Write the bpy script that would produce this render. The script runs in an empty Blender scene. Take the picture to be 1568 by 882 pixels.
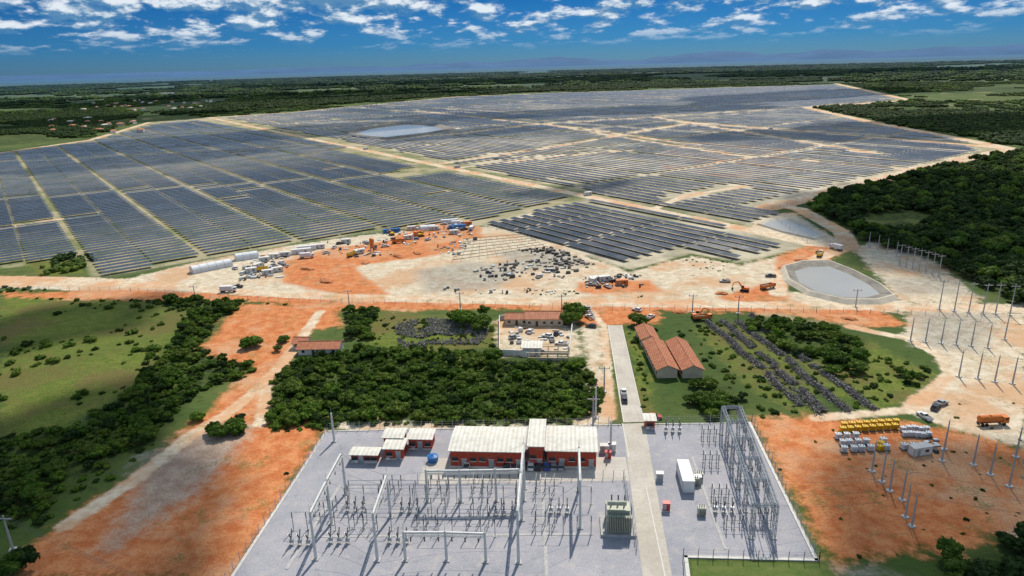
import bpy, math, random, bmesh
import numpy as np
from mathutils import Vector, Matrix, noise as mn
random.seed(7); np.random.seed(7)
R=random.random
def U(a,b): return a+(b-a)*R()
sc=bpy.context.scene
# ------------------------------------------------------------------ survey camera model
F=1046.0; PITCH=math.radians(18.05); ROLL=math.radians(1.5); H=100.0
X=Vector((1,0,0)); FW=Vector((0,math.cos(PITCH),-math.sin(PITCH))); UP=Vector((0,math.sin(PITCH),math.cos(PITCH)))
CR=X*math.cos(ROLL)-UP*math.sin(ROLL); CU=X*math.sin(ROLL)+UP*math.cos(ROLL)
def P(u,v,z=0.0):
    d=CR*((u-784)/F)+CU*(-(v-441)/F)+FW
    t=(z-H)/d.z
    return Vector((d.x*t,d.y*t,z))
def P2(u,v):
    p=P(u,v); return (p.x,p.y)
def poly(pts): return np.array([P2(*p) for p in pts])
cam_d=bpy.data.cameras.new("camera"); cam=bpy.data.objects.new("camera",cam_d); sc.collection.objects.link(cam)
cam.matrix_world=Matrix(((CR.x,CU.x,-FW.x,0),(CR.y,CU.y,-FW.y,0),(CR.z,CU.z,-FW.z,H),(0,0,0,1)))
cam_d.sensor_width=36; cam_d.lens=36*F/1568; cam_d.clip_start=1; cam_d.clip_end=200000
sc.camera=cam
sc.view_settings.view_transform='Standard'; sc.view_settings.look='None'; sc.view_settings.exposure=0
# ------------------------------------------------------------------ light
SAZ=math.radians(17); SEL=math.radians(50)
sd=Vector((math.sin(SAZ)*math.cos(SEL),math.cos(SAZ)*math.cos(SEL),math.sin(SEL)))
sl=bpy.data.lights.new("sun",'SUN'); sl.energy=4.8; sl.angle=math.radians(0.5); sl.color=(1,0.93,0.82)
so=bpy.data.objects.new("sun",sl); sc.collection.objects.link(so); so.rotation_euler=sd.to_track_quat('Z','Y').to_euler()
w=bpy.data.worlds.new("World"); sc.world=w; w.use_nodes=True
nt=w.node_tree; N=nt.nodes; L=nt.links
class G:
    """tiny node helper"""
    def __init__(s,nt): s.nt=nt
    def n(s,t,**k):
        x=s.nt.nodes.new(t)
        for a,b in k.items(): setattr(x,a,b)
        return x
    def l(s,a,b): s.nt.links.new(a,b)
    def inp(s,sock,val):
        if isinstance(val,bpy.types.NodeSocket): s.l(val,sock)
        else: sock.default_value=val
    def math(s,op,a,b=0.0,c=0.0,clamp=False):
        x=s.n('ShaderNodeMath',operation=op,use_clamp=clamp)
        s.inp(x.inputs[0],a); s.inp(x.inputs[1],b); s.inp(x.inputs[2],c); return x.outputs[0]
    def mix(s,f,a,b,blend='MIX'):
        x=s.n('ShaderNodeMix',data_type='RGBA',blend_type=blend)
        s.inp(x.inputs[0],f)
        for i,v in ((6,a),(7,b)):
            if isinstance(v,tuple) and len(v)==3: v=v+(1,)
            s.inp(x.inputs[i],v)
        return x.outputs[2]
    def noise(s,vec,scale,detail=4,rough=0.55,dist=0):
        x=s.n('ShaderNodeTexNoise'); 
        if vec is not None: s.l(vec,x.inputs['Vector'])
        x.inputs['Scale'].default_value=scale; x.inputs['Detail'].default_value=min(detail,4)
        x.inputs['Roughness'].default_value=rough; x.inputs['Distortion'].default_value=dist
        return x.outputs['Fac']
    def ramp(s,f,stops):
        x=s.n('ShaderNodeValToRGB'); cr=x.color_ramp
        while len(cr.elements)<len(stops): cr.elements.new(0.5)
        for e,(p,c) in zip(cr.elements,stops):
            e.position=p; e.color=(c+(1,)) if isinstance(c,tuple) else (c,c,c,1)
        s.l(f,x.inputs[0]); return x.outputs[0]
    def rng(s,f,a,b,c=0.0,d=1.0,smooth=False):
        x=s.n('ShaderNodeMapRange',interpolation_type='SMOOTHSTEP' if smooth else 'LINEAR')
        s.inp(x.inputs[0],f); x.inputs[1].default_value=a; x.inputs[2].default_value=b
        x.inputs[3].default_value=c; x.inputs[4].default_value=d; return x.outputs[0]
g=G(nt)
bg=N['Background']; bg.inputs[1].default_value=0.085
sky=g.n('ShaderNodeTexSky',sky_type='NISHITA'); sky.sun_disc=False; sky.sun_elevation=SEL; sky.sun_rotation=SAZ; sky.altitude=100
sky.air_density=1.0; sky.dust_density=0.6; sky.ozone_density=2.0
tc=g.n('ShaderNodeTexCoord'); sx=g.n('ShaderNodeSeparateXYZ'); L.new(tc.outputs['Generated'],sx.inputs[0])
z=g.math('MAXIMUM',sx.outputs[2],0.0)
tint=g.ramp(z,[(0.0,(0.17,0.42,0.86)),(0.03,(0.07,0.33,0.84)),(0.09,(0.025,0.22,0.60)),(0.35,(0.8,0.9,1.0))])
base=g.mix(1.0,sky.outputs[0],tint,'MULTIPLY')
lz=g.math('MULTIPLY',g.math('LOGARITHM',g.math('ADD',z,0.04),math.e),2.7)
cx=g.n('ShaderNodeCombineXYZ'); g.l(g.math('MULTIPLY',sx.outputs[0],9.0),cx.inputs[0]); g.l(g.math('MULTIPLY',sx.outputs[1],9.0),cx.inputs[1]); g.l(lz,cx.inputs[2])
def skyn(vec,sc_,det,r):
    x=g.n('ShaderNodeTexNoise'); g.l(vec,x.inputs['Vector']); x.inputs['Scale'].default_value=sc_; x.inputs['Detail'].default_value=det; x.inputs['Roughness'].default_value=r; return x.outputs['Fac']
n1=skyn(cx.outputs[0],2.0,7,0.6)
cx2=g.n('ShaderNodeVectorMath',operation='ADD'); g.l(cx.outputs[0],cx2.inputs[0]); cx2.inputs[1].default_value=(0.07,0.0,0.17)
n2=skyn(cx2.outputs[0],2.0,5,0.6)
big=skyn(cx.outputs[0],0.4,2,0.5)
m=g.math('ADD',n1,g.math('MULTIPLY',g.math('SUBTRACT',big,0.5),0.2))
m=g.math('ADD',m,g.rng(z,0.025,0.09,0.0,0.08))
mask=g.rng(m,0.475,0.63,0,1,True)
mask=g.math('MULTIPLY',mask,g.rng(z,0.016,0.06,0,1,True))
lit=g.rng(g.math('SUBTRACT',n1,n2),-0.03,0.10,0.0,1.0)
ccol=g.mix(lit,(1.3,3.2,5.6),(9.8,10.6,11.2))
fin=g.mix(g.math('MULTIPLY',mask,0.92),base,ccol)
L.new(fin,bg.inputs[0])
# ------------------------------------------------------------------ materials
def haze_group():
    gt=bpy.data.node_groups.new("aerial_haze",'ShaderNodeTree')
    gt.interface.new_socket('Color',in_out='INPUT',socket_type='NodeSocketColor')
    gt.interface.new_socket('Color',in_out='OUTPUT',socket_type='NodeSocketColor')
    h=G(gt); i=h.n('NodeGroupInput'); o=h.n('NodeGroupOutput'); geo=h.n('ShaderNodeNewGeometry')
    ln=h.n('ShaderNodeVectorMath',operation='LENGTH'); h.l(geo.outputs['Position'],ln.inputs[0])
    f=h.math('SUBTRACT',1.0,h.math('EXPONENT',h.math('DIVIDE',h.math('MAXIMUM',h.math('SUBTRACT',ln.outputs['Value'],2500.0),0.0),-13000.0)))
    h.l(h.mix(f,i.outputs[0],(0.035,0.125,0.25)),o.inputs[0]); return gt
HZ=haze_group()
def newmat(name,rough=0.85,spec=0.3):
    m=bpy.data.materials.new(name); m.use_nodes=True
    b=m.node_tree.nodes['Principled BSDF']; b.inputs['Roughness'].default_value=rough
    b.inputs['Specular IOR Level'].default_value=spec
    return m,G(m.node_tree),b
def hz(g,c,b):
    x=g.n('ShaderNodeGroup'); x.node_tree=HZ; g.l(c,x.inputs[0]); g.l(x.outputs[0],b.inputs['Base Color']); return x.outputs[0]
def wpos(g): return g.n('ShaderNodeNewGeometry').outputs['Position']
def simple(name,col,rough=0.7,var=0.25,scale=1.0,spec=0.3,metal=0.0,haze=False):
    m,g,b=newmat(name,rough,spec); b.inputs['Metallic'].default_value=metal
    p=wpos(g); n=g.noise(p,scale,3,0.6)
    c=g.mix(g.rng(n,0.3,0.7),tuple(x*(1-var) for x in col),tuple(min(1,x*(1+var*0.6)) for x in col))
    if haze: hz(g,c,b)
    else: g.l(c,b.inputs['Base Color'])
    return m
def bump(g,b,h,strength=0.5,dist=0.2):
    x=g.n('ShaderNodeBump'); x.inputs['Strength'].default_value=strength; x.inputs['Distance'].default_value=dist
    g.l(h,x.inputs['Height']); g.l(x.outputs[0],b.inputs['Normal'])
M={}
M['galv']=simple('galvanized_steel',(0.38,0.41,0.43),0.45,0.2,2,0.5,0.3)
M['conc']=simple('pole_concrete',(0.62,0.62,0.60),0.8,0.15,1)
M['insul']=simple('insulator_grey',(0.11,0.105,0.105),0.35,0.3,3)
M['brick']=simple('red_painted_brick',(0.42,0.065,0.035),0.8,0.25,1.5)
M['whitew']=simple('white_wall',(0.70,0.68,0.64),0.8,0.15,0.6)
M['cream']=simple('cream_wall',(0.58,0.48,0.36),0.85,0.2,0.6)
M['glass']=simple('window_glass',(0.02,0.025,0.03),0.12,0.2,1,0.6)
M['black']=simple('tyre_rubber',(0.02,0.02,0.02),0.8,0.2,3)
M['cw']=simple('car_paint_white',(0.72,0.72,0.71),0.25,0.08,2,0.5)
M['cs']=simple('car_paint_silver',(0.4,0.42,0.44),0.3,0.1,2,0.5,0.4)
M['cd']=simple('car_paint_dark',(0.03,0.035,0.045),0.25,0.2,2,0.5)
M['cr']=simple('car_paint_red',(0.45,0.03,0.02),0.3,0.15,2,0.5)
M['cb']=simple('car_paint_blue',(0.04,0.10,0.32),0.3,0.15,2,0.5)
M['orange']=simple('orange_paint',(0.62,0.17,0.03),0.45,0.2,1)
M['yellow']=simple('yellow_paint',(0.75,0.45,0.02),0.45,0.2,1)
M['trafo']=simple('transformer_paint',(0.40,0.41,0.32),0.5,0.2,1)
M['steel']=simple('dark_steel',(0.10,0.10,0.10),0.5,0.3,2)
M['tarp']=simple('white_tarpaulin',(0.70,0.71,0.72),0.6,0.12,0.7)
M['blue']=simple('blue_tank_plastic',(0.03,0.16,0.42),0.4,0.15,1)
M['debris']=simple('dead_wood',(0.25,0.235,0.22),0.95,0.45,0.9)
M['dwood']=simple('dark_dead_wood',(0.10,0.09,0.085),0.95,0.4,0.9)
M['kerb']=simple('kerb_concrete',(0.60,0.58,0.54),0.85,0.15,1)
M['foot']=simple('footing_concrete',(0.42,0.41,0.40),0.85,0.2,1)
M['bark']=simple('bark',(0.10,0.075,0.05),0.95,0.3,2)
def roofmat(name,c1,c2,ang,period=0.5,amt=0.35):
    m,g,b=newmat(name,0.7,0.3); p=wpos(g)
    wv=g.n('ShaderNodeTexWave',wave_type='BANDS',bands_direction='X'); mp=g.n('ShaderNodeMapping'); mp.inputs['Rotation'].default_value=(0,0,ang)
    g.l(p,mp.inputs[0]); g.l(mp.outputs[0],wv.inputs[0]); wv.inputs['Scale'].default_value=1.0/period*0.314; wv.inputs['Distortion'].default_value=0.2
    n=g.noise(p,0.6,6,0.65); n3=g.noise(p,4,3,0.6)
    c=g.mix(g.rng(n,0.35,0.65),c1,c2); c=g.mix(g.math('MULTIPLY',wv.outputs['Fac'],amt),c,tuple(x*0.55 for x in c1))
    c=g.mix(g.rng(n3,0.5,0.8,0,0.35),c,tuple(x*0.5 for x in c1))
    g.l(c,b.inputs['Base Color']); bump(g,b,wv.outputs['Fac'],0.6,0.05); return m
M['wroof']=roofmat('white_sheet_roof',(0.60,0.57,0.49),(0.76,0.74,0.68),math.radians(5),1.2,0.35)
M['troof']=roofmat('terracotta_roof',(0.42,0.14,0.07),(0.56,0.24,0.125),math.radians(20),0.8,0.35)
m,g,b=newmat('yard_gravel',0.9); p=wpos(g)
n=g.noise(p,0.05,5,0.6); n2=g.noise(p,2.2,4,0.75); n3=g.noise(p,0.3,5,0.65)
c=g.mix(g.rng(n,0.35,0.65),(0.31,0.31,0.34),(0.41,0.40,0.43)); c=g.mix(g.rng(n2,0.35,0.7,0,0.6),c,(0.21,0.21,0.24)); c=g.mix(g.rng(n3,0.52,0.68,0,0.5),c,(0.47,0.43,0.39)); c=g.mix(g.rng(n3,0.32,0.42,0.45,0),c,(0.20,0.21,0.22))
g.l(c,b.inputs['Base Color']); bump(g,b,n2,0.7,0.15); M['yard']=m
def groundlike(name,c1,c2,c3,s=0.12):
    m,g,b=newmat(name,0.92); p=wpos(g); n=g.noise(p,s,6,0.65); n2=g.noise(p,s*9,5,0.7)
    c=g.mix(g.rng(n,0.35,0.65),c1,c2); c=g.mix(g.rng(n2,0.5,0.7,0,0.6),c,c3); g.l(c,b.inputs['Base Color']); bump(g,b,n2,0.5,0.15); return m
M['street']=groundlike('concrete_road',(0.42,0.38,0.32),(0.54,0.50,0.43),(0.33,0.30,0.25))
M['apron']=groundlike('concrete_apron',(0.44,0.41,0.36),(0.56,0.51,0.45),(0.36,0.33,0.29))
M['bankdark']=groundlike('embankment_soil',(0.16,0.15,0.13),(0.30,0.27,0.23),(0.10,0.11,0.07),0.2)
M['banklight']=groundlike('pale_bank',(0.45,0.40,0.32),(0.60,0.53,0.42),(0.34,0.30,0.22),0.2)
M['turf']=groundlike('turf',(0.07,0.12,0.02),(0.12,0.15,0.035),(0.035,0.07,0.012),0.4)
m,g,b=newmat('silty_water',0.15,0.4); p=wpos(g); n=g.noise(p,0.03,3,0.5)
g.l(g.mix(n,(0.30,0.30,0.28),(0.42,0.41,0.38)),b.inputs['Base Color']); bump(g,b,g.noise(p,0.8,3),0.05,0.05); M['water']=m
def foliage(name,c1,c2,c3):
    m,g,b=newmat(name,0.75,0.15); p=wpos(g); oi=g.n('ShaderNodeObjectInfo')
    n=g.noise(p,0.55,2,0.7); n2=g.noise(p,0.05,2,0.5)
    c=g.mix(g.rng(n,0.35,0.65),c1,c2); c=g.mix(g.math('MULTIPLY',oi.outputs['Random'],0.7),c,c3)
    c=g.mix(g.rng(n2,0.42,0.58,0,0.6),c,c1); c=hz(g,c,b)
    tl=g.n('ShaderNodeBsdfTranslucent'); g.l(c,tl.inputs[0]); ms=g.n('ShaderNodeMixShader'); ms.inputs[0].default_value=0.3
    g.l(b.outputs[0],ms.inputs[1]); g.l(tl.outputs[0],ms.inputs[2]); g.l(ms.outputs[0],m.node_tree.nodes['Material Output'].inputs[0]); return m
M['leaf']=foliage('leaves',(0.036,0.085,0.010),(0.15,0.26,0.022),(0.13,0.16,0.028))
M['leafdark']=foliage('dark_leaves',(0.014,0.038,0.008),(0.060,0.105,0.016),(0.034,0.065,0.014))
# ------------------------------------------------------------------ mesh builder
class MB:
    def __init__(s): s.v=[];s.f=[];s.m=[];s.mats=[]
    def mi(s,k):
        if k not in s.mats: s.mats.append(k)
        return s.mats.index(k)
    def add(s,vs,fs,k):
        o=len(s.v); s.v+= [tuple(v) for v in vs]; i=s.mi(k)
        for f in fs: s.f.append(tuple(o+a for a in f)); s.m.append(i)
    def box(s,c,d,k,rz=0.0,top=1.0,rx=0.0):
        hx,hy,hzz=d[0]/2,d[1]/2,d[2]/2; vs=[]
        ca,sa=math.cos(rz),math.sin(rz); cb,sb=math.cos(rx),math.sin(rx)
        for zz in(-1,1):
            t=top if zz>0 else 1
            for a,b_ in((-1,-1),(1,-1),(1,1),(-1,1)):
                x,y,z_=a*hx*t,b_*hy*t,zz*hzz
                x,z_=x*cb+z_*sb,-x*sb+z_*cb
                vs.append((c[0]+x*ca-y*sa,c[1]+x*sa+y*ca,c[2]+z_))
        s.add(vs,[(0,3,2,1),(4,5,6,7),(0,1,5,4),(1,2,6,5),(2,3,7,6),(3,0,4,7)],k)
    def tube(s,a,b,r0,r1,k,n=8,cap=True):
        a=Vector(a);b=Vector(b);d=(b-a).normalized(); t=Vector((0,0,1)) if abs(d.z)<0.9 else Vector((1,0,0))
        u=d.cross(t).normalized(); w_=d.cross(u); vs=[]
        for p_,r in((a,r0),(b,r1)):
            for i in range(n):
                q=2*math.pi*i/n; vs.append(p_+u*math.cos(q)*r+w_*math.sin(q)*r)
        fs=[(i,(i+1)%n,n+(i+1)%n,n+i) for i in range(n)]
        if cap: fs+=[tuple(range(n-1,-1,-1)),tuple(range(n,2*n))]
        s.add(vs,fs,k)
    def lattice(s,a,b,w_,k='galv',r=0.05,step=None):
        a=Vector(a);b=Vector(b);d=b-a;Ln=d.length;d=d/Ln; t=Vector((0,0,1)) if abs(d.z)<0.9 else Vector((1,0,0))
        u=d.cross(t).normalized(); v_=d.cross(u); st=step or w_*1.3; n=max(1,int(round(Ln/st)))
        cs=[u*w_/2+v_*w_/2,-u*w_/2+v_*w_/2,-u*w_/2-v_*w_/2,u*w_/2-v_*w_/2]
        for c in cs: s.tube(a+c,b+c,r,r,k,4,False)
        for i in range(n):
            p0=a+d*(Ln*i/n);p1=a+d*(Ln*(i+1)/n)
            for j in range(4):
                q0,q1=cs[j],cs[(j+1)%4]
                if i%2: q0,q1=q1,q0
                s.tube(p0+q0,p1+q1,r*0.6,r*0.6,k,3,False)
    def mesh(s,name,smooth=False):
        me=bpy.data.meshes.new(name); me.from_pydata(s.v,[],s.f)
        for k in s.mats: me.materials.append(M[k])
        me.polygons.foreach_set('material_index',s.m)
        if smooth: me.polygons.foreach_set('use_smooth',[True]*len(s.f))
        me.update(); return me
    def build(s,name,smooth=False):
        o=bpy.data.objects.new(name,s.mesh(name,smooth)); sc.collection.objects.link(o); return o
def place(me,name,loc,rz=0.0,s=1.0):
    o=bpy.data.objects.new(name,me); o.location=loc; o.rotation_euler=(0,0,rz); o.scale=(s,s,s); sc.collection.objects.link(o); return o
# ------------------------------------------------------------------ farm frame
dv=CR*((-50-784)/F)+CU*(-(121-441)/F)+FW; A_=Vector((dv.x,dv.y)).normalized(); B_=Vector((A_.y,-A_.x))
def ab(u,v):
    p=P(u,v); q=Vector((p.x,p.y)); return q.dot(A_),q.dot(B_)
# ------------------------------------------------------------------ regions (surveyed outlines)
farm=[(-120,250),(0,234),(140,214),(230,187),(320,180),(450,172),(520,165),(700,148),(850,142),(1100,134),(1280,129),(1385,153),(1330,160),(1235,165),(1340,190),(1490,214),(1535,228),(1490,237),(1400,260),(1250,298),(1175,318),(1240,370),(1230,380),(1130,403),(1060,388),(965,413),(850,372),(745,345),(600,352),(455,372),(310,397),(145,427),(118,396),(0,412),(-150,430)]
nearblk=[(900,303),(1010,318),(1235,371),(1228,380),(1130,401),(1060,387),(963,412),(742,345)]
rightfarm=[(345,180),(450,173),(520,165),(700,149),(850,143),(1100,135),(1278,130),(1375,152),(1320,160),(1225,165),(1340,192),(1480,215),(1500,230),(1490,236),(1400,258),(1250,296),(1165,316),(1195,330),(1150,345),(1100,336),(700,252),(640,238)]
leftfarm=[(-300,262),(0,236),(140,216),(235,190),(315,184),(600,240),(880,299),(735,341),(600,350),(455,370),(310,395),(148,425),(122,392),(0,409),(-300,440)]
R_orange=[[(372,465),(470,468),(525,470),(520,500),(478,505),(440,545),(415,585),(380,560),(325,543),(308,528),(345,490)],
 [(395,640),(500,642),(500,665),(355,890),(30,890),(30,850),(110,785),(200,735),(290,650),(350,600),(398,560),(420,575),(398,615)],
 [(1155,642),(1250,638),(1400,645),(1575,690),(1575,800),(1460,850),(1285,872),(1215,760)],
 [(430,402),(510,380),(600,368),(700,358),(715,380),(650,394),(545,407),(560,425),(600,452),(520,452),(435,435)],
 [(0,448),(200,444),(530,452),(900,462),(1250,462),(1330,470),(1400,500),(1330,500),(1200,480),(1010,476),(1015,498),(885,500),(880,476),(540,474),(380,462),(0,456)],
 [(620,348),(690,340),(735,348),(740,364),(640,368)],[(600,360),(660,352),(700,352),(690,372),(600,380)],
 [(1190,392),(1250,372),(1300,372),(1270,400),(1230,425),(1190,425)],[(1090,455),(1190,430),(1210,460),(1150,470)],[(880,432),(1000,428),(1010,446),(890,450)]]
R_sand=[[(190,427),(300,402),(455,374),(600,354),(745,347),(850,374),(965,416),(1060,392),(1130,406),(1240,382),(1290,360),(1310,380),(1240,402),(1200,422),(1190,445),(1400,462),(1570,466),(1570,480),(1200,476),(860,466),(540,463),(380,458),(0,440),(0,424)],
 [(1400,472),(1575,480),(1575,690),(1420,645),(1380,628),(1448,575),(1432,545),(1372,515),(1390,490)],
 [(1160,330),(1215,326),(1280,366),(1270,374),(1225,372),(1150,350)],
 [(762,490),(882,485),(892,545),(765,545)],[(1325,690),(1575,690),(1575,830),(1450,795),(1375,765)],
 [(885,500),(925,500),(930,650),(880,660),(700,657),(500,660),(500,645),(870,652),(915,625)],
 [(1340,365),(1400,380),(1480,440),(1500,468),(1380,462),(1310,385)],
 [(1000,235),(1080,215),(1200,225),(1230,262),(1150,275),(1020,262)],
 [(900,150),(990,143),(1060,150),(990,157)]]
R_grass=[[(0,452),(160,457),(300,470),(290,500),(235,560),(190,600),(110,650),(0,690)],[(560,480),(700,485),(760,500),(755,530),(600,545),(560,530)],
 [(1185,490),(1330,520),(1400,560),(1440,575),(1350,640),(1250,600)],[(1310,330),(1400,323),(1445,337),(1390,357),(1330,352)],
 [(955,505),(1000,505),(1000,640),(975,640)],[(1155,650),(1180,650),(1292,872),(1266,866)],[(928,505),(940,505),(950,645),(932,645)],
 [(1060,500),(1185,490),(1260,600),(1240,640),(1155,600)],[(35,400),(118,398),(132,418),(60,425)],[(205,430),(330,440),(340,448),(210,436)]]
W1=[(245,178),(330,160),(520,148),(850,134),(1100,124),(1250,118),(1250,125),(1000,135),(700,145),(520,160),(400,169)]  # strip of cloud shadow, put in as dark ground colour and dense trees
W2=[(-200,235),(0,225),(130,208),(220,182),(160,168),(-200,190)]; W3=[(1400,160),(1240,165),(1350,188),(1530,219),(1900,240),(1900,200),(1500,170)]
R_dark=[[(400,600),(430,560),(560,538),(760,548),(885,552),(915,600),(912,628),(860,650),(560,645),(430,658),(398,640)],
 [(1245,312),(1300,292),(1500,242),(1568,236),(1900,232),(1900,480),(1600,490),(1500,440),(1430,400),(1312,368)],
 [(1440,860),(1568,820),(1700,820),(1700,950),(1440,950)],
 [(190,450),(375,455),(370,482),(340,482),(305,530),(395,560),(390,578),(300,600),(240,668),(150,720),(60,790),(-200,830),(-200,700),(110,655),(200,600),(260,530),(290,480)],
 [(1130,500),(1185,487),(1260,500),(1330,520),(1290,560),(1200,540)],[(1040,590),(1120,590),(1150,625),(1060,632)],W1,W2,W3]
R_gravel=[[(1345,425),(1430,425),(1470,430),(1490,452),(1380,450)],[(640,415),(720,400),(800,410),(760,440),(650,448)],[(1400,478),(1530,480),(1500,540),(1400,530)],
 [(220,700),(330,650),(400,650),(300,760),(160,850)],[(760,385),(850,380),(905,405),(800,415)],[(1330,860),(1285,872),(1300,890),(1400,890)]]
roads=[([(-60,436),(0,434),(200,434),(380,448),(540,456),(900,464),(1250,468),(1568,474),(1700,478)],4.5),
 ([(490,478),(445,540),(408,585),(350,632),(290,668),(200,740),(100,805)],2.4),([(408,585),(405,620),(398,650)],2.0),
 ([(320,180),(520,222),(880,297),(1100,342),(1240,373),(1300,378),(1290,356),(1225,320),(1180,313)],5.5),
 ([(1175,318),(1250,300),(1400,262),(1500,238),(1550,228),(1340,188),(1235,165),(1330,158),(1392,153),(1280,128),(1100,133)],9),
 ([(1050,187),(1200,200),(1350,212),(1530,226)],9),([(0,234),(140,214),(230,187),(320,180)],6),([(320,180),(450,172),(520,165),(700,148),(850,142)],9),
 ([(0,350),(95,335)],3),([(-60,425),(145,428),(190,432)],3.5),([(900,470),(925,500),(930,560),(935,640)],1.6),
 ([(700,257),(850,240),(1000,228)],4),([(1000,320),(1050,300),(1140,285)],3.5),([(680,250),(830,228),(1060,188)],5),
 ([(590,215),(700,205),(830,190),(1000,180),(1180,168)],6),([(830,190),(1120,238),(1400,260)],4.5),([(640,170),(900,198),(1060,222)],5),([(1000,180),(1340,235)],5),
 ([(1300,500),(1395,520),(1440,545),(1455,575),(1390,628),(1250,640)],2.2),([(1300,378),(1260,392),(1195,420),(1190,450)],4)]
def sdf(pl,X_,Y_,closed=True):
    n=len(pl); d2=np.full(X_.shape,1e12); ins=np.zeros(X_.shape,bool)
    for i in range(n if closed else n-1):
        ax,ay=pl[i]; bx,by=pl[(i+1)%n]; dx,dy=bx-ax,by-ay
        t=np.clip(((X_-ax)*dx+(Y_-ay)*dy)/(dx*dx+dy*dy+1e-9),0,1)
        d2=np.minimum(d2,(X_-ax-t*dx)**2+(Y_-ay-t*dy)**2)
        if closed:
            c=((ay>Y_)!=(by>Y_)); 
            with np.errstate(divide='ignore',invalid='ignore'): xi=(bx-ax)*(Y_-ay)/(by-ay+1e-12)+ax
            ins^=(c&(X_<xi))
    d=np.sqrt(d2)
    return np.where(ins,d,-d) if closed else -d
def inside(pl,X_,Y_):
    ins=np.zeros(X_.shape,bool); n=len(pl)
    for i in range(n):
        ax,ay=pl[i]; bx,by=pl[(i+1)%n]
        ins^=(((ay>Y_)!=(by>Y_))&(X_<(bx-ax)*(Y_-ay)/(by-ay+1e-12)+ax))
    return ins
# ------------------------------------------------------------------ ground sheet
az=np.radians(np.concatenate([np.arange(-85,-44,1.0),np.arange(-44,44,0.22),np.arange(44,86,1.0)]))
rr=[30.0]
while rr[-1]<90000: rr.append(rr[-1]*1.0095)
rr=np.array(rr); nr,na=len(rr),len(az)
RR,AZ=np.meshgrid(rr,az,indexing='ij'); GX=(RR*np.sin(AZ)).ravel(); GY=(RR*np.cos(AZ)).ravel()
me=bpy.data.meshes.new('ground'); co=np.zeros((nr*na,3),np.float32); co[:,0]=GX; co[:,1]=GY
me.vertices.add(nr*na); me.vertices.foreach_set('co',co.ravel())
ii,jj=np.meshgrid(np.arange(nr-1),np.arange(na-1),indexing='ij'); a0=(ii*na+jj).ravel()
fc=np.stack([a0,a0+1,a0+na+1,a0+na],1)[:,::-1].astype(np.int32)
nf=len(fc); me.loops.add(nf*4); me.loops.foreach_set('vertex_index',fc.ravel()); me.polygons.add(nf)
me.polygons.foreach_set('loop_start',np.arange(nf,dtype=np.int32)*4); me.polygons.foreach_set('loop_total',np.full(nf,4,np.int32)); me.update(calc_edges=True)
def region_attr(name,polys,lines=(),clampv=25.0):
    val=np.full(nr*na,-clampv)
    for pl,hw,cl in [(poly(p),0,True) for p in polys]+[(poly(p),h_,False) for p,h_ in lines]:
        x0,y0=pl.min(0)-clampv-5; x1,y1=pl.max(0)+clampv+5
        k=np.where((GX>x0)&(GX<x1)&(GY>y0)&(GY<y1))[0]
        if len(k): val[k]=np.maximum(val[k],np.clip(sdf(pl,GX[k],GY[k],cl)+hw,-clampv,clampv))
    at=me.attributes.new(name,'FLOAT','POINT'); at.data.foreach_set('value',val.astype(np.float32))
region_attr('farm',[farm]); region_attr('sand',R_sand); region_attr('orange',R_orange)
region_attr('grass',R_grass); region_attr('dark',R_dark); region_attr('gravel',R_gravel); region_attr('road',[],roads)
region_attr('farmright',[rightfarm,nearblk])
m,g,b=newmat('ground',0.95,0.15); p=wpos(g)
nA=g.noise(p,0.004,4,0.6); nB=g.noise(p,0.03,4,0.65); nC=g.noise(p,0.25,4,0.7); nD=g.noise(p,1.6,3,0.7); nE=g.noise(p,0.0011,3,0.55)
col=g.mix(g.rng(nB,0.35,0.65),(0.055,0.095,0.020),(0.11,0.135,0.038)); col=g.mix(g.rng(nA,0.45,0.6),col,(0.035,0.07,0.015))
col=g.mix(g.rng(nE,0.46,0.58,0,0.8),col,(0.02,0.045,0.012)); col=g.mix(g.rng(nC,0.5,0.65,0,0.7),col,(0.035,0.06,0.014))
col=g.mix(g.rng(g.noise(p,0.012,4,0.65),0.60,0.67,0,0.8),col,(0.38,0.30,0.18))
def layer(col,attr,c,amp,wid,off=0.0,opacity=1.0):
    at=g.n('ShaderNodeAttribute',attribute_name=attr)
    nn=g.math('MULTIPLY',g.math('SUBTRACT',g.math('ADD',g.math('MULTIPLY',nB,0.5),g.math('MULTIPLY',nC,0.5)),0.5),amp*4)
    f=g.rng(g.math('ADD',g.math('ADD',at.outputs['Fac'],nn),off),-wid,wid,0,opacity,True)
    return g.mix(f,col,c)
gr=g.mix(g.rng(nC,0.38,0.6),(0.10,0.15,0.02),(0.18,0.20,0.04)); gr=g.mix(g.rng(nB,0.46,0.58,0,0.85),gr,(0.17,0.125,0.048)); gr=g.mix(g.rng(nD,0.42,0.62,0,0.7),gr,(0.05,0.08,0.012)); gr=g.mix(g.rng(nA,0.50,0.56,0,0.5),gr,(0.08,0.11,0.025))
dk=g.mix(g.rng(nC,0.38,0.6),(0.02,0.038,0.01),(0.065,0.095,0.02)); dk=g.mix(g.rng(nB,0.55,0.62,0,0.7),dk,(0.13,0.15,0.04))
fl=g.mix(g.rng(nC,0.35,0.62),(0.10,0.14,0.045),(0.24,0.23,0.12)); fl=g.mix(g.rng(nB,0.44,0.56,0,0.8),fl,(0.40,0.34,0.22)); fl=g.mix(g.rng(nA,0.50,0.60,0,0.55),fl,(0.48,0.41,0.29))
fr=g.mix(g.rng(nB,0.35,0.6),(0.28,0.25,0.18),(0.64,0.56,0.42)); fr=g.mix(g.rng(nA,0.40,0.52,0.75,0),fr,(0.15,0.16,0.085)); 
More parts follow.
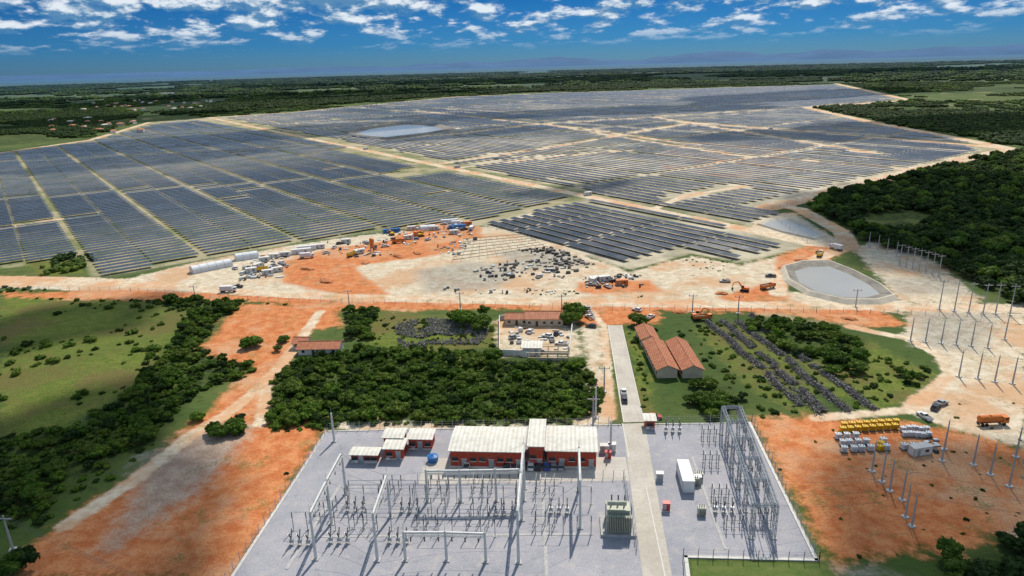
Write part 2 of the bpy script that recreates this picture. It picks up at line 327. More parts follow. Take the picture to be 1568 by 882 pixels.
sa=g.mix(g.rng(nC,0.35,0.65),(0.46,0.37,0.25),(0.70,0.62,0.48)); sa=g.mix(g.rng(nB,0.48,0.60,0,0.8),sa,(0.54,0.31,0.165)); sa=g.mix(g.rng(nD,0.50,0.68,0,0.6),sa,(0.34,0.27,0.18))
og=g.mix(g.rng(nC,0.38,0.62),(0.48,0.14,0.045),(0.62,0.26,0.105)); og=g.mix(g.rng(nB,0.52,0.64,0,0.65),og,(0.56,0.38,0.23)); og=g.mix(g.rng(nD,0.5,0.68,0,0.6),og,(0.30,0.105,0.04)); og=g.mix(g.rng(nA,0.55,0.6,0,0.35),og,(0.3,0.27,0.15))
gv=g.mix(g.rng(nC,0.4,0.6),(0.27,0.25,0.21),(0.40,0.37,0.32)); gv=g.mix(g.rng(nD,0.45,0.65,0,0.6),gv,(0.18,0.18,0.12))
ro=g.mix(g.rng(nC,0.4,0.6),(0.52,0.40,0.27),(0.68,0.57,0.42)); ro=g.mix(g.rng(nB,0.46,0.56,0,0.7),ro,(0.56,0.28,0.13))
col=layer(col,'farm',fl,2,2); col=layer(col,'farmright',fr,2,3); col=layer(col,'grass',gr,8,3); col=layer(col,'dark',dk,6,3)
col=layer(col,'sand',sa,6,2); col=layer(col,'orange',og,7,2.5); col=layer(col,'gravel',gv,8,5,0,0.75); col=layer(col,'road',ro,1.2,0.8)
tuft=g.math('MULTIPLY',g.rng(g.noise(p,0.09,4,0.75),0.55,0.65,0,1,True),g.rng(nD,0.42,0.55))
atr=g.n('ShaderNodeAttribute',attribute_name='orange'); col=g.mix(g.math('MULTIPLY',tuft,g.rng(atr.outputs['Fac'],0,4,0,0.65)),col,(0.14,0.16,0.05))
atr=g.n('ShaderNodeAttribute',attribute_name='sand'); col=g.mix(g.math('MULTIPLY',tuft,g.rng(atr.outputs['Fac'],0,4,0,0.5)),col,(0.18,0.18,0.08))
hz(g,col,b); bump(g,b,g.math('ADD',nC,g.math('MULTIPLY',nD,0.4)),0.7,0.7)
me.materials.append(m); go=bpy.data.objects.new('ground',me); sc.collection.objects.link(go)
# ------------------------------------------------------------------ distant hills
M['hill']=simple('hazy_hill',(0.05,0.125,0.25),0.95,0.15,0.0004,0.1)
mb=MB(); vs=[];fs=[]; n=260
for i in range(n):
    a=math.radians(-50+100*i/(n-1)); 
    env=0.25+0.75*max(0,math.sin((a+0.35)*1.5)); hgt=160+env*(260+420*mn.noise(Vector((a*9,1,0)))+160*mn.noise(Vector((a*30,3,0))))
    for (r,hh) in((38000,0),(41000,max(60,hgt)),(44000,max(60,hgt)*0.9)): vs.append((r*math.sin(a),r*math.cos(a),hh))
for i in range(n-1):
    for k in(0,1): o=i*3+k; fs.append((o,o+3,o+4,o+1))
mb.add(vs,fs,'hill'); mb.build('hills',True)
# ------------------------------------------------------------------ unseen clouds above the frame, each added to cast a ground shadow
m=bpy.data.materials.new('shadow_cloud_surface'); m.use_nodes=True; g=G(m.node_tree); out=m.node_tree.nodes['Material Output']; m.node_tree.nodes.remove(m.node_tree.nodes['Principled BSDF'])
df=g.n('ShaderNodeBsdfDiffuse'); df.inputs[0].default_value=(0.9,0.9,0.9,1); tl=g.n('ShaderNodeBsdfTranslucent'); tl.inputs[0].default_value=(0.25,0.28,0.33,1); tr=g.n('ShaderNodeBsdfTransparent')
ms=g.n('ShaderNodeMixShader'); g.l(df.outputs[0],ms.inputs[1]); g.l(tl.outputs[0],ms.inputs[2]); ms2=g.n('ShaderNodeMixShader'); ms2.inputs[0].default_value=0.45
g.l(ms.outputs[0],ms2.inputs[1]); g.l(tr.outputs[0],ms2.inputs[2]); g.l(ms2.outputs[0],out.inputs[0]); M['cloud']=m
def ico(sub):
    bm=bmesh.new(); bmesh.ops.create_icosphere(bm,subdivisions=sub,radius=1); v=[x.co.copy() for x in bm.verts]; f=[tuple(q.index for q in x.verts) for x in bm.faces]; bm.free(); return v,f
IC1=ico(1);IC2=ico(2);IC4=ico(4)
def cloud(u,v,rx,ry,alt=1500,rz=0.6):  # unseen cloud added to cast a ground shadow
    q=P(u,v); c=q+sd*(alt/sd.z); mb=MB(); sd_=Vector((U(0,99),U(0,99),U(0,99))); vs=[]
    for t in IC4[0]:
        s_=1+0.55*mn.noise(t*1.3+sd_)+0.30*mn.noise(t*3.2+sd_)+0.16*mn.noise(t*7+sd_)
        x,y,z_=t.x*s_*rx,t.y*s_*ry,(t.z*s_*0.35*min(rx,ry) if t.z>0 else t.z*20)
        vs.append((c.x+x*math.cos(rz)-y*math.sin(rz),c.y+x*math.sin(rz)+y*math.cos(rz),c.z+z_))
    mb.add(vs,IC4[1],'cloud'); mb.build('shadow_cloud',True)
cloud(420,205,330,110); cloud(230,245,150,50); cloud(880,172,420,110,rz=0.1); cloud(700,205,140,60); cloud(1500,330,150,110); cloud(1400,195,330,110,rz=0.2)
cloud(30,800,42,70,1200); cloud(1590,860,45,40,1200); cloud(1250,145,500,160); cloud(400,150,900,380,rz=0.1); cloud(1000,118,2500,800,rz=0); cloud(80,190,350,160); cloud(880,290,60,24)
cloud(80,500,45,26,1200)
# ------------------------------------------------------------------ solar farm
m,g,b=newmat('solar_panel',0.3,0.35); uv=g.n('ShaderNodeUVMap'); p=wpos(g)
br=g.n('ShaderNodeTexBrick'); br.offset=0; g.l(uv.outputs[0],br.inputs[0]); br.inputs['Scale'].default_value=1.0
br.inputs['Brick Width'].default_value=1.13; br.inputs['Row Height'].default_value=2.1; br.inputs['Mortar Size'].default_value=0.03; br.inputs['Bias'].default_value=0
br.inputs['Color1'].default_value=(0.008,0.015,0.032,1); br.inputs['Color2'].default_value=(0.014,0.024,0.045,1); br.inputs['Mortar'].default_value=(0.20,0.21,0.22,1)
n=g.noise(p,0.006,4,0.6); n2=g.noise(p,0.05,4,0.6)
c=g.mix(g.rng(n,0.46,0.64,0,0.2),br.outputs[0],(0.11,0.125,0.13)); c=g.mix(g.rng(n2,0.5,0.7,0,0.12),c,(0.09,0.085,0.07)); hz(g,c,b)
g.l(g.rng(n2,0.3,0.7,0.18,0.38),b.inputs['Roughness']); M['panel']=m
pv=[];pf=[];puv=[]; legs=MB()
def panel(c0,c1,width,tilt,side,z0=1.6):
    """c0,c1: 2D ends of row axis; tilt lowers the `side` edge"""
    d=(c1-c0); Ln=d.length; d=d/Ln; s=Vector((d.y,-d.x)); 
    if s.dot(side)<0: s=-s
    hw=width/2; cz,sz=math.cos(tilt)*hw,math.sin(tilt)*hw; o=len(pv)
    q=[(c0-s*cz,z0+sz),(c1-s*cz,z0+sz),(c1+s*cz,z0-sz),(c0+s*cz,z0-sz)]
    if ((c1-c0).x*(s.y)-(c1-c0).y*(s.x))>0: order=[0,1,2,3]
    else: order=[0,3,2,1]
    uvs=[(0,width),(Ln,width),(Ln,0),(0,0)]
    for x,zq in q: pv.append((x.x,x.y,zq))
    pf.append(tuple(o+k for k in order)); puv.extend([uvs[k] for k in order])
    mid=(c0+c1)/2
    if mid.length<640:
        nl=max(2,int(Ln/9))
        for k in range(nl):
            e=c0+d*(Ln*(k+0.5)/nl); legs.tube((e.x,e.y,0),(e.x,e.y,z0-0.1),0.09,0.09,'galv',4,False)
LF=poly(leftfarm); RF=poly(rightfarm); NB=poly(nearblk)
holes=[poly([(525,205),(600,187),(705,198),(600,216)]),poly([(605,266),(650,254),(685,259),(640,272)]),poly([(690,378),(800,360),(835,380),(700,402)])]
roadpl=[(poly(p_),h_) for p_,h_ in roads]
def ab2(q): return Vector((A_.x*q[0]+B_.x*q[1],A_.y*q[0]+B_.y*q[1]))
bs=[ab(150,425)[1],ab(310,395)[1],ab(455,370)[1],ab(585,350)[1]]
sp=(bs[3]-bs[0])/3
LA=LF@np.array([[A_.x,B_.x],[A_.y,B_.y]])
pitch=7.4
ks=range(int((LA[:,1].min()-bs[0])//sp)-1,int((LA[:,1].max()-bs[0])//sp)+2)
cand=[]
for k in ks:
    b0=bs[0]+k*sp+2.4; b1=b0+sp-4.8; off=U(-1,1)*6
    a=LA[:,0].min(); i=0
    while a<LA[:,0].max():
        i+=1; a+=pitch
        if (i+k*3)%46==0: a+=5
        for (q0,q1) in((b0,(b0+b1)/2-0.5),((b0+b1)/2+0.5,b1)): cand.append((a+off,q0,q1))
cand=np.array(cand); 
def filt(cx_,cy_,pg,ends=None):
    k=inside(pg,cx_,cy_)
    for h_ in holes: k&=~inside(h_,cx_,cy_)
    for pl,hw in roadpl:
        idx=np.where(k)[0]; dd=-sdf(pl,cx_[idx],cy_[idx],False); k[idx[dd<hw+1.5]]=False
    return k
def abxy(a,b_): return a*A_.x+b_*B_.x, a*A_.y+b_*B_.y
k=np.ones(len(cand),bool)
for fr_ in(0.05,0.5,0.95):
    bb=cand[:,1]*(1-fr_)+cand[:,2]*fr_; x_,y_=abxy(cand[:,0],bb); k&=filt(x_,y_,LF)
for a,q0,q1 in cand[k]:
    if R()<0.992: panel(ab2((a,q0)),ab2((a,q1)),4.3,math.radians(1.5+U(-1.5,1.5)),-A_)
for PG,pt,wd in((RF,9.8,4.9),(NB,9.2,4.6)):
    Q=PG@np.array([[A_.x,B_.x],[A_.y,B_.y]]); cand=[]; bq=Q[:,1].min(); i=0
    seg=48.0
    while bq<Q[:,1].max():
        i+=1; bq+=pt
        if i%11==0: bq+=8
        a=math.floor(Q[:,0].min()/seg)*seg; j=0
        while a<Q[:,0].max():
            j+=1
            cand.append((a+0.5,a+seg-0.5-(9 if j%4==0 else 0),bq)); a+=seg
    cand=np.array(cand); k=np.ones(len(cand),bool)
    for fr_ in(0.03,0.35,0.65,0.97):
        aa=cand[:,0]*(1-fr_)+cand[:,1]*fr_; x_,y_=abxy(aa,cand[:,2]); k&=filt(x_,y_,PG)
    c2=[]
    for (a0_,a1_,b_) in cand[~k]:
        mdl=(a0_+a1_)/2; qt=(a1_-a0_)/4
        c2+=[(a0_,a0_+qt-0.05,b_),(a0_+qt+0.05,mdl,b_),(mdl+0.1,mdl+qt,b_),(mdl+qt+0.1,a1_,b_)]
    c2=np.array(c2); k2=np.ones(len(c2),bool)
    for fr_ in(0.03,0.97):
        aa=c2[:,0]*(1-fr_)+c2[:,1]*fr_; x_,y_=abxy(aa,c2[:,2]); k2&=filt(x_,y_,PG)
    for a0_,a1_,b_ in list(cand[k])+list(c2[k2]):
        bt=5*mn.noise(Vector((math.floor(a0_/192)*3.1,math.floor(b_/110)*2.7,0)))
        if R()<0.975: panel(ab2((a0_,b_)),ab2((a1_,b_)),wd,math.radians(4+bt+U(-1.5,1.5)),-B_)
pm=bpy.data.meshes.new('solar_panel_array'); pm.from_pydata(pv,[],pf); ul=pm.uv_layers.new(name='UVMap'); ul.data.foreach_set('uv',np.array(puv,np.float32).ravel())
pm.materials.append(M['panel']); po=bpy.data.objects.new('solar_panel_array',pm); sc.collection.objects.link(po)
for i in range(7):
    a_=P(692+3*i,402-5.5*i); b_=P(838-6*i,381-3.2*i)
    legs.tube(a_+Vector((0,0,1.4)),b_+Vector((0,0,1.4)),0.14,0.14,'steel',4)
    for k in range(12):
        e=a_.lerp(b_,k/11); legs.tube(e,e+Vector((0,0,1.5)),0.1,0.1,'galv',4)
legs.build('solar_panel_support_posts')
def cabin_mesh(name,k,L_=6.1,w_=2.45,h_=2.6):
    mb=MB(); mb.box((0,0,h_/2+0.15),(L_,w_,h_),k); mb.box((0,0,h_+0.2),(L_+0.15,w_+0.15,0.12),k); 
    for x in(-L_/2,L_/2):
        for y in(-w_/2,w_/2): mb.box((x,y,h_/2+0.1),(0.16,0.16,h_+0.2),'galv')
    n_=int(L_/0.5)
    for i in range(n_): mb.box((-L_/2+L_*(i+.5)/n_,0,h_/2+0.15),(0.12,w_+0.06,h_*0.9),k)
    mb.box((-L_*0.25,-w_/2-0.05,1.2),(0.9,0.08,2.0),'galv'); mb.box((L_*0.2,-w_/2-0.05,1.6),(1.2,0.08,0.8),'glass'); return mb.mesh(name)
CB=cabin_mesh('cabin','whitew'); CBb=cabin_mesh('container_blue','blue',12,2.45); CBl=cabin_mesh('container_long','tarp',12.2,2.45,2.9)
CBo=cabin_mesh('container_o','orange')
for u,v in((900,301),(700,259),(560,231),(830,190),(1060,188),(1180,200),(980,229),(760,246),(1320,210),(430,203),(1000,180)): place(CB,'inverter_station',P(u,v-2),0.4)
# ------------------------------------------------------------------ sheets, street, yard
def sheet(name,pts,z_,mat):
    mb=MB(); mb.add([P(*p_)+Vector((0,0,z_)) for p_ in pts],[tuple(range(len(pts)))],mat)
    o=mb.build(name); 
    if o.data.polygons[0].normal.z<0: o.data.flip_normals()
    return o
sheet('substation_gravel_yard',[(500,661),(1148,648),(1250,858),(1050,853),(1062,1000),(280,1000)],0.03,'yard')
sheet('substation_concrete_road',[(953,649),(987,648),(1050,1000),(1000,1000)],0.06,'street')
sheet('concrete_apron',[(648,716),(662,702),(958,700),(964,736),(640,742)],0.045,'apron')
sheet('access_street',[(931,498),(952,498),(986,646),(955,647)],0.03,'street')
def strip(name,pts,w_,h_,mat):
    mb=MB()
    for a_,b_ in zip(pts[:-1],pts[1:]):
        a_=P(*a_);b_=P(*b_);d=b_-a_; mb.box(((a_.x+b_.x)/2,(a_.y+b_.y)/2,h_/2),(d.length+w_*0.9,w_,h_),mat,math.atan2(d.y,d.x))
    return mb.build(name)
strip('street_kerb',[(931,498),(955,647)],0.3,0.14,'kerb'); strip('street_kerb',[(952,498),(986,646)],0.3,0.14,'kerb')
strip('yard_kerb',[(500,661),(280,1000)],0.7,0.2,'kerb'); strip('yard_kerb',[(1148,648),(1250,858),(1050,853),(1056,900)],0.8,0.25,'kerb')
strip('yard_kerb',[(500,661),(950,651)],0.4,0.2,'kerb'); strip('yard_kerb',[(990,650),(1148,648)],0.4,0.2,'kerb')
strip('yard_road_kerb',[(989,745),(1022,900)],0.3,0.14,'kerb'); strip('yard_road_kerb',[(953,649),(963,700)],0.3,0.14,'kerb')
strip('cable_trench',[(520,745),(440,870)],0.8,0.12,'foot'); strip('cable_trench',[(830,742),(838,900)],0.8,0.12,'foot'); strip('cable_trench',[(1060,700),(1110,840)],0.7,0.12,'foot'); strip('cable_trench',[(470,822),(900,818)],0.7,0.1,'foot')
sheet('grass_enclosure',[(1058,859),(1262,864),(1400,1000),(1075,1000)],0.02,'turf')
def fence(name,pts,h_=2.4,step=3.0,key='foot'):
    mb=MB()
    for a_,b_ in zip(pts[:-1],pts[1:]):
        a_=P(*a_);b_=P(*b_);n_=max(1,int((b_-a_).length/step))
        for i in range(n_+1):
            e=a_.lerp(b_,i/n_); mb.box((e.x,e.y,h_/2),(0.13,0.13,h_),key); 
            mb.tube(e+Vector((0,0,h_)),e+Vector((0.25,0,h_+0.35)),0.05,0.05,key,4)
        for zz in(0.15,0.8,1.5,2.2): mb.tube(a_+Vector((0,0,zz)),b_+Vector((0,0,zz)),0.02,0.02,'galv',3,False)
    return mb.build(name)
fence('perimeter_fence',[(503,659),(285,985)]); fence('perimeter_fence',[(503,659),(948,650)]); fence('perimeter_fence',[(992,649),(1151,646),(1254,860),(1046,855),(1048,900)])
fence('switchyard_fence',[(640,738),(955,732),(975,842)],2.2,2.6)
fence('farm_fence',[(0,444),(200,446),(380,460),(900,473),(1250,478),(1568,486)],2.0,5)
fence('farm_fence',[(148,430),(310,401),(455,376),(600,356),(742,349)],2.0,6)
fence('farm_fence',[(1236,372),(1170,322),(1250,304),(1400,265),(1500,240)],2.0,8)
# ------------------------------------------------------------------ buildings
AS=math.radians(4.9); RS=-AS; SF=Vector((math.sin(AS),math.cos(AS),0)); ST=Vector((math.cos(AS),-math.sin(AS),0))
def hall(name,u0,u1,v,zr,depth,wall,roofk,slope=0.08,nwin=4,parapet=True):
    """low-pitch hall: front eave line from (u0,v) to (u1,v) at height zr"""
    a_=P(u0,v,zr); b_=P(u1,v,zr); wd=(b_-a_).dot(ST); mb=MB()
    mb.box((wd/2,depth/2,zr/2-0.1),(wd,depth,zr-0.2),wall)
    n_=max(2,int(wd/0.9)); rise=slope*depth/2
    e=0.5
    vs=[(-e,-e,zr),(wd+e,-e,zr),(wd+e,depth/2,zr+rise),(-e,depth/2,zr+rise),(wd+e,depth+e,zr),(-e,depth+e,zr)]
    lo=[(x,y,zz-0.18) for x,y,zz in vs]
    mb.add(vs+lo,[(0,1,2,3),(3,2,4,5),(7,6,9,8),(8,9,11,10),(0,6,7,1),(5,4,10,11),(1,7,8,2),(2,8,10,4),(0,3,9,6),(3,5,11,9)],roofk)
    for i in range(n_+1):
        x=-e+(wd+2*e)*i/n_
        mb.tube((x,-e,zr+0.03),(x,depth/2,zr+rise+0.03),0.05,0.05,roofk,3,False); mb.tube((x,depth/2,zr+rise+0.03),(x,depth+e,zr+0.03),0.05,0.05,roofk,3,False)
    for i in range(nwin):
        x=wd*(i+0.5)/nwin; 
        if i%3==1:
            mb.box((x,-0.03,1.25),(1.3,0.12,2.5),'galv'); mb.box((x,-0.06,2.65),(1.6,0.2,0.12),'whitew')
        else:
            mb.box((x,-0.02,zr*0.5),(1.6,0.1,1.1),'glass'); mb.box((x,-0.05,zr*0.5-0.62),(1.8,0.2,0.12),'whitew')
    mb.box((wd/2,-0.04,0.25),(wd,0.08,0.5),'kerb')
    mb.box((wd*0.2,-0.35,0.6),(0.9,0.4,0.7),'whitew')
    o=mb.build(name); f=a_; o.location=(f.x,f.y,0); o.rotation_euler=(0,0,RS); return o
hall('control_building',689,801,689,5.2,12,'brick','wroof',0.1,8)
hall('control_building_hall',838,913,689,5.2,12,'brick','wroof',0.1,5)
hall('control_building_tower',810,831,682,6.6,13.5,'brick','wroof',0.05,2)
hall('relay_house',588,616,686,3.6,5,'brick','wroof',0.1,2)
hall('relay_house',587,616,669,4.0,4.6,'brick','wroof',0.1,2)
hall('relay_house',625,660,671,3.6,5,'brick','wroof',0.1,3)
hall('open_shed',537,577,695,2.7,3.2,'brick','wroof',0.1,4)
hall('guard_house',989,1003,643,3.0,3.5,'brick','wroof',0.1,1)
def house(name,u,v,wd,dp,h_,rz,wall='cream',roofk='troof',rise=1.6,wins=4):
    mb=MB(); e=0.6
    mb.box((0,0,h_/2),(wd,dp,h_),wall)
    vs=[(-wd/2,-dp/2,h_),(-wd/2,dp/2,h_),(-wd/2,0,h_+rise*0.93),(wd/2,-dp/2,h_),(wd/2,dp/2,h_),(wd/2,0,h_+rise*0.93)]
    mb.add(vs,[(0,2,1),(3,4,5)],wall)
    y=dp/2+e; x=wd/2+e; zl=h_-rise*e/(dp/2)
    vs=[(-x,-y,zl),(x,-y,zl),(x,0,h_+rise),(-x,0,h_+rise),(x,y,zl),(-x,y,zl)]; lo=[(a,b_,c_-0.12) for a,b_,c_ in vs]
    mb.add(vs+lo,[(0,1,2,3),(3,2,4,5),(7,6,9,8),(8,9,11,10),(0,6,7,1),(5,4,10,11),(1,7,8,2),(2,8,10,4),(0,3,9,6),(3,5,11,9)],roofk)
    mb.tube((-x,0,h_+rise+0.03),(x,0,h_+rise+0.03),0.16,0.16,roofk,6)
    n_=int(2*x/1.0)
    for i in range(n_):
        xx=-x+2*x*(i+0.5)/n_+U(-.1,.1)
        for s_ in(-1,1): mb.tube((xx,0,h_+rise+0.02),(xx,s_*y,zl+0.02),0.07,0.07,roofk,3,False)
    for s_ in(-1,1):
        for i in range(wins):
            xx=-wd/2+wd*(i+0.5)/wins
            if i==1: mb.box((xx,s_*(dp/2+0.02),1.05),(1.0,0.1,2.1),'bark')
            else: mb.box((xx,s_*(dp/2+0.02),1.5),(1.1,0.1,1.0),'glass'); mb.box((xx,s_*(dp/2+0.04),0.95),(1.3,0.16,0.08),'whitew')
    o=mb.build(name); q=P(u,v); o.location=(q.x,q.y,0); o.rotation_euler=(0,0,rz); return o
PA=math.atan2((P(1022,570)-P(1000,527)).y,(P(1022,570)-P(1000,527)).x)
house('tiled_warehouse',1010,556,24,6.6,3.4,PA,'cream','troof',1.5,8)
house('tiled_warehouse',1047,556,24,6.6,3.4,PA,'cream','troof',1.5,8)
house('tiled_house',990,521,12,6,3.2,PA,'cream','troof',1.3,3)
house('tiled_farmhouse',834,494,15,8,3.4,RS,'cream','troof',1.6,5)
house('tiled_farmhouse',792,494,9,6,3.0,RS,'cream','troof',1.3,3)
house('tiled_cottage',492,538,15,7,2.8,RS+0.05,'whitew','troof',1.4,4)
house('tiled_cottage',463,530,5,6,2.6,RS,'whitew','troof',1.2,2)
hall('white_shed',800,828,532,3.0,6,'whitew','wroof',0.08,2)
mb=MB()
for a_,b_ in (((765,490),(765,543)),((765,543),(812,545)),((872,540),(878,486)),((765,490),(778,489))):
    a_=P(*a_);b_=P(*b_);d=b_-a_; mb.box(((a_.x+b_.x)/2,(a_.y+b_.y)/2,1.0),(d.length,0.25,2.0),'whitew',math.atan2(d.y,d.x)); mb.box(((a_.x+b_.x)/2,(a_.y+b_.y)/2,2.05),(d.length+.1,0.35,0.1),'kerb',math.atan2(d.y,d.x))
mb.build('compound_wall')
mb=MB()
c0=P(838,552)
for i in range(5):
    for j in range(2):
        e=c0+ST*(-7+3.6*i)+SF*(j*6); mb.box((e.x,e.y,1.4),(0.3,0.3,2.8),'cream')
for j in range(2):
    e=c0+ST*0.2+SF*(j*6); mb.box((e.x,e.y,2.9),(15.2,0.3,0.25),'cream',RS); mb.box((e.x,e.y,0.55),(14.6,0.2,1.1),'cream',RS)
mb.build('unfinished_brick_shed')
# ------------------------------------------------------------------ vehicles
def car_mesh(name,paint,L_=4.4,pickup=False):
    mb=MB(); w2=0.88
    prof=[(-L_/2,0.35),(-L_/2,0.78),(-L_/2+0.15,0.92),(L_/2-1.25,0.98),(L_/2-0.15,0.80),(L_/2,0.62),(L_/2,0.35)]
    n_=len(prof); vs=[(x,-w2*(0.94 if abs(x)>L_/2-0.2 else 1),z_) for x,z_ in prof]+[(x,w2*(0.94 if abs(x)>L_/2-0.2 else 1),z_) for x,z_ in prof]
    mb.add(vs,[tuple(range(n_)),tuple(range(2*n_-1,n_-1,-1))]+[(i,n_+i,n_+(i+1)%n_,(i+1)%n_) for i in range(n_)],paint)
    x0,x1=(-0.6,1.3) if pickup else (-L_/2+0.35,L_/2-1.25)
    t0,t1=(-0.45,0.65) if pickup else (-L_/2+0.75,L_/2-1.95)
    vs=[(x0,-w2*.95,.93),(x1,-w2*.95,.93),(x1,w2*.95,.93),(x0,w2*.95,.93),(t0,-w2*.75,1.46),(t1,-w2*.75,1.46),(t1,w2*.75,1.46),(t0,w2*.75,1.46)]
    mb.add(vs,[(0,1,5,4),(1,2,6,5),(2,3,7,6),(3,0,4,7)],'glass')
    mb.box(((t0+t1)/2,0,1.48),(t1-t0+0.1,w2*1.56,0.06),paint)
    for xx in(x0+0.35,(x0+x1)/2-0.1,): 
        for s_ in(-1,1): mb.tube((xx,s_*w2*.955,.93),(xx*0.5+(t0+t1)/4+0.0,s_*w2*.765,1.46),0.05,0.05,paint,4)
    if pickup:
        mb.box((-1.45,0,1.0),(1.5,1.4,0.06),'steel')
        for s_ in(-1,1): mb.box((-1.45,s_*0.8,1.05),(1.6,0.1,0.25),paint)
        mb.box((-2.2,0,1.05),(0.08,1.6,0.25),paint)
    for xx in(-L_/2+0.8,L_/2-0.85):
        for s_ in(-1,1): mb.tube((xx,s_*0.70,0.33),(xx,s_*0.92,0.33),0.33,0.33,'black',12); mb.tube((xx,s_*0.915,0.33),(xx,s_*0.93,0.33),0.18,0.18,'cs',8)
    for s_ in(-1,1): mb.box((L_/2,s_*0.62,0.66),(0.06,0.3,0.12),'cs'); mb.box((-L_/2,s_*0.66,0.75),(0.06,0.25,0.14),'cr'); mb.box((x1-0.5,s_*0.98,1.0),(0.12,0.16,0.12),paint)
    return mb.mesh(name)
KK=('cw','cs','cd','cr','cb')
CM={k:car_mesh('car_'+k,k) for k in KK}; PK={k:car_mesh('pickup_'+k,k,5.1,True) for k in KK}
def car(u,v,k='cw',rz=None,pick=False):
    rz=math.pi/2+RS if rz is None else rz
    place((PK if pick else CM)[k],'pickup_truck' if pick else 'parked_car',P(u,v)+Vector((0,0,0.06)),rz)
for u,k in((801,'cd'),(813,'cw'),(825,'cd'),(838,'cb'),(848,'cs'),(859,'cs')): car(u,716,k)
for u,v,k in((715,716,'cw'),(787,716,'cw'),(776,716,'cd')): car(u,v,k,pick=(k=='cw'))
car(956,614,'cd',pick=False); car(955,603,'cw',pick=True); car(1002,641,'cr',RS)
for u,v,k in((787,518,'cs'),(795,523,'cw'),(838,516,'cw'),(845,521,'cs'),(852,512,'cd'),(812,509,'cw'),(860,528,'cw'),(900,481,'cw'),(903,487,'cw'),(996,487,'cw'),(897,474,'cs'),(975,476,'cw'),(830,541,'cs'),(905,501,'cd')): car(u,v,k,U(0,3.1),R()<0.4)
for u,v in((350,405),(360,412),(372,420),(384,424),(420,408),(432,404),(690,350),(700,352),(712,352),(655,368),(575,380),(590,378),(520,374),(512,380),(365,440),(352,444),(500,388),(905,437),(945,432),(1255,388),(1110,432),(1180,424),(930,440),(1440,620),(1432,626),(1415,640),(560,372),(640,350),(680,344)): car(u,v,random.choice(['cw','cw','cs','cd']),U(0,3.1),R()<0.5)
def truck_mesh(name,body,cab='cw',kind='tank'):
    mb=MB(); mb.box((0,0,0.95),(9,1.0,0.3),'steel')
    mb.box((3.7,0,1.9),(1.9,2.4,2.0),cab,0,0.93); mb.box((4.5,0,2.25),(0.42,2.1,0.8),'glass'); mb.box((3.8,0,2.25),(1.0,2.36,0.6),'glass')
    if kind=='tank':
        mb.tube((-4.3,0,2.2),(2.4,0,2.2),1.15,1.15,body,16); mb.tube((-1,0,3.2),(-1,0,3.5),0.4,0.4,body,10); mb.tube((-4.5,0,2.2),(-4.3,0,2.2),0.8,1.15,body,16)
    elif kind=='dump':
        mb.box((-1,0,1.3),(6.6,2.3,0.2),body)
        for s_ in(-1,1): mb.box((-1,s_*1.2,2.0),(6.6,0.12,1.3),body)
        mb.box((2.3,0,2.1),(0.12,2.4,1.6),body); mb.box((-4.25,0,1.9),(0.12,2.4,1.1),body); mb.box((-1,0,1.75),(6.3,2.2,0.8),'bankdark',0,0.75)
    else:
        mb.box((-1,0,2.4),(6.8,2.45,2.5),body)
    for xx in(-3.6,-2.3,3.3):
        for s_ in(-1,1): mb.tube((xx,s_*0.85,0.52),(xx,s_*1.2,0.52),0.52,0.52,'black',12)
    return mb.mesh(name)
T1=truck_mesh('tanker','orange','orange'); T2=truck_mesh('dump','yellow','cw','dump'); T3=truck_mesh('box','tarp','cw','box'); T4=truck_mesh('dump2','orange','orange','dump')
place(T1,'tanker_truck',P(1518,650),0.05,0.9)
for u,v,t,r in((1175,442,T4,0.4),(1255,392,T2,1.0),(350,447,T3,0.05),(405,415,T2,0.3),(610,372,T4,0.4),(470,395,T3,0.2),(700,345,T3,0.1),(1075,490,T4,0.15),(540,392,T2,1),(1280,382,T3,2)): place(t,'dump_truck' if t in(T2,T4) else 'box_truck',P(u,v),r,0.85)
def excavator(u,v,rz,k='yellow'):
    mb=MB()
    for s_ in(-1,1):
        mb.box((0,s_*1.1,0.5),(3.6,0.6,0.8),'black'); 
        for e in(-1.8,1.8): mb.tube((e,s_*0.8,0.5),(e,s_*1.4,0.5),0.42,0.42,'black',10)
    mb.tube((0,0,0.8),(0,0,1.2),0.8,0.8,'steel',12); mb.box((-0.5,0,1.8),(3.4,2.5,1.1),k,0,0.95); mb.box((0.9,0.75,2.6),(1.4,1.0,1.5),'glass',0,0.9); mb.box((0.9,0.75,3.38),(1.3,0.95,0.08),k)
    mb.tube((1.1,-0.2,1.9),(3.6,-0.2,4.8),0.32,0.28,k,6); mb.tube((3.6,-0.2,4.8),(6.0,-0.2,3.9),0.28,0.24,k,6); mb.tube((6.0,-0.2,3.9),(6.6,-0.2,1.2),0.24,0.18,k,6); mb.box((6.4,-0.2,0.7),(1.0,1.1,0.9),'steel',0,0.7); mb.tube((1.6,-0.2,1.6),(3.0,-0.2,3.7),0.1,0.1,'galv',6)
    o=mb.build('excavator'); q=P(u,v); o.location=(q.x,q.y,0); o.rotation_euler=(0,0,rz); o.scale=(.85,.85,.85)
excavator(1140,446,2.6,'orange'); excavator(645,362,0.5); excavator(1066,487,0.2,'orange'); excavator(600,360,2.2)
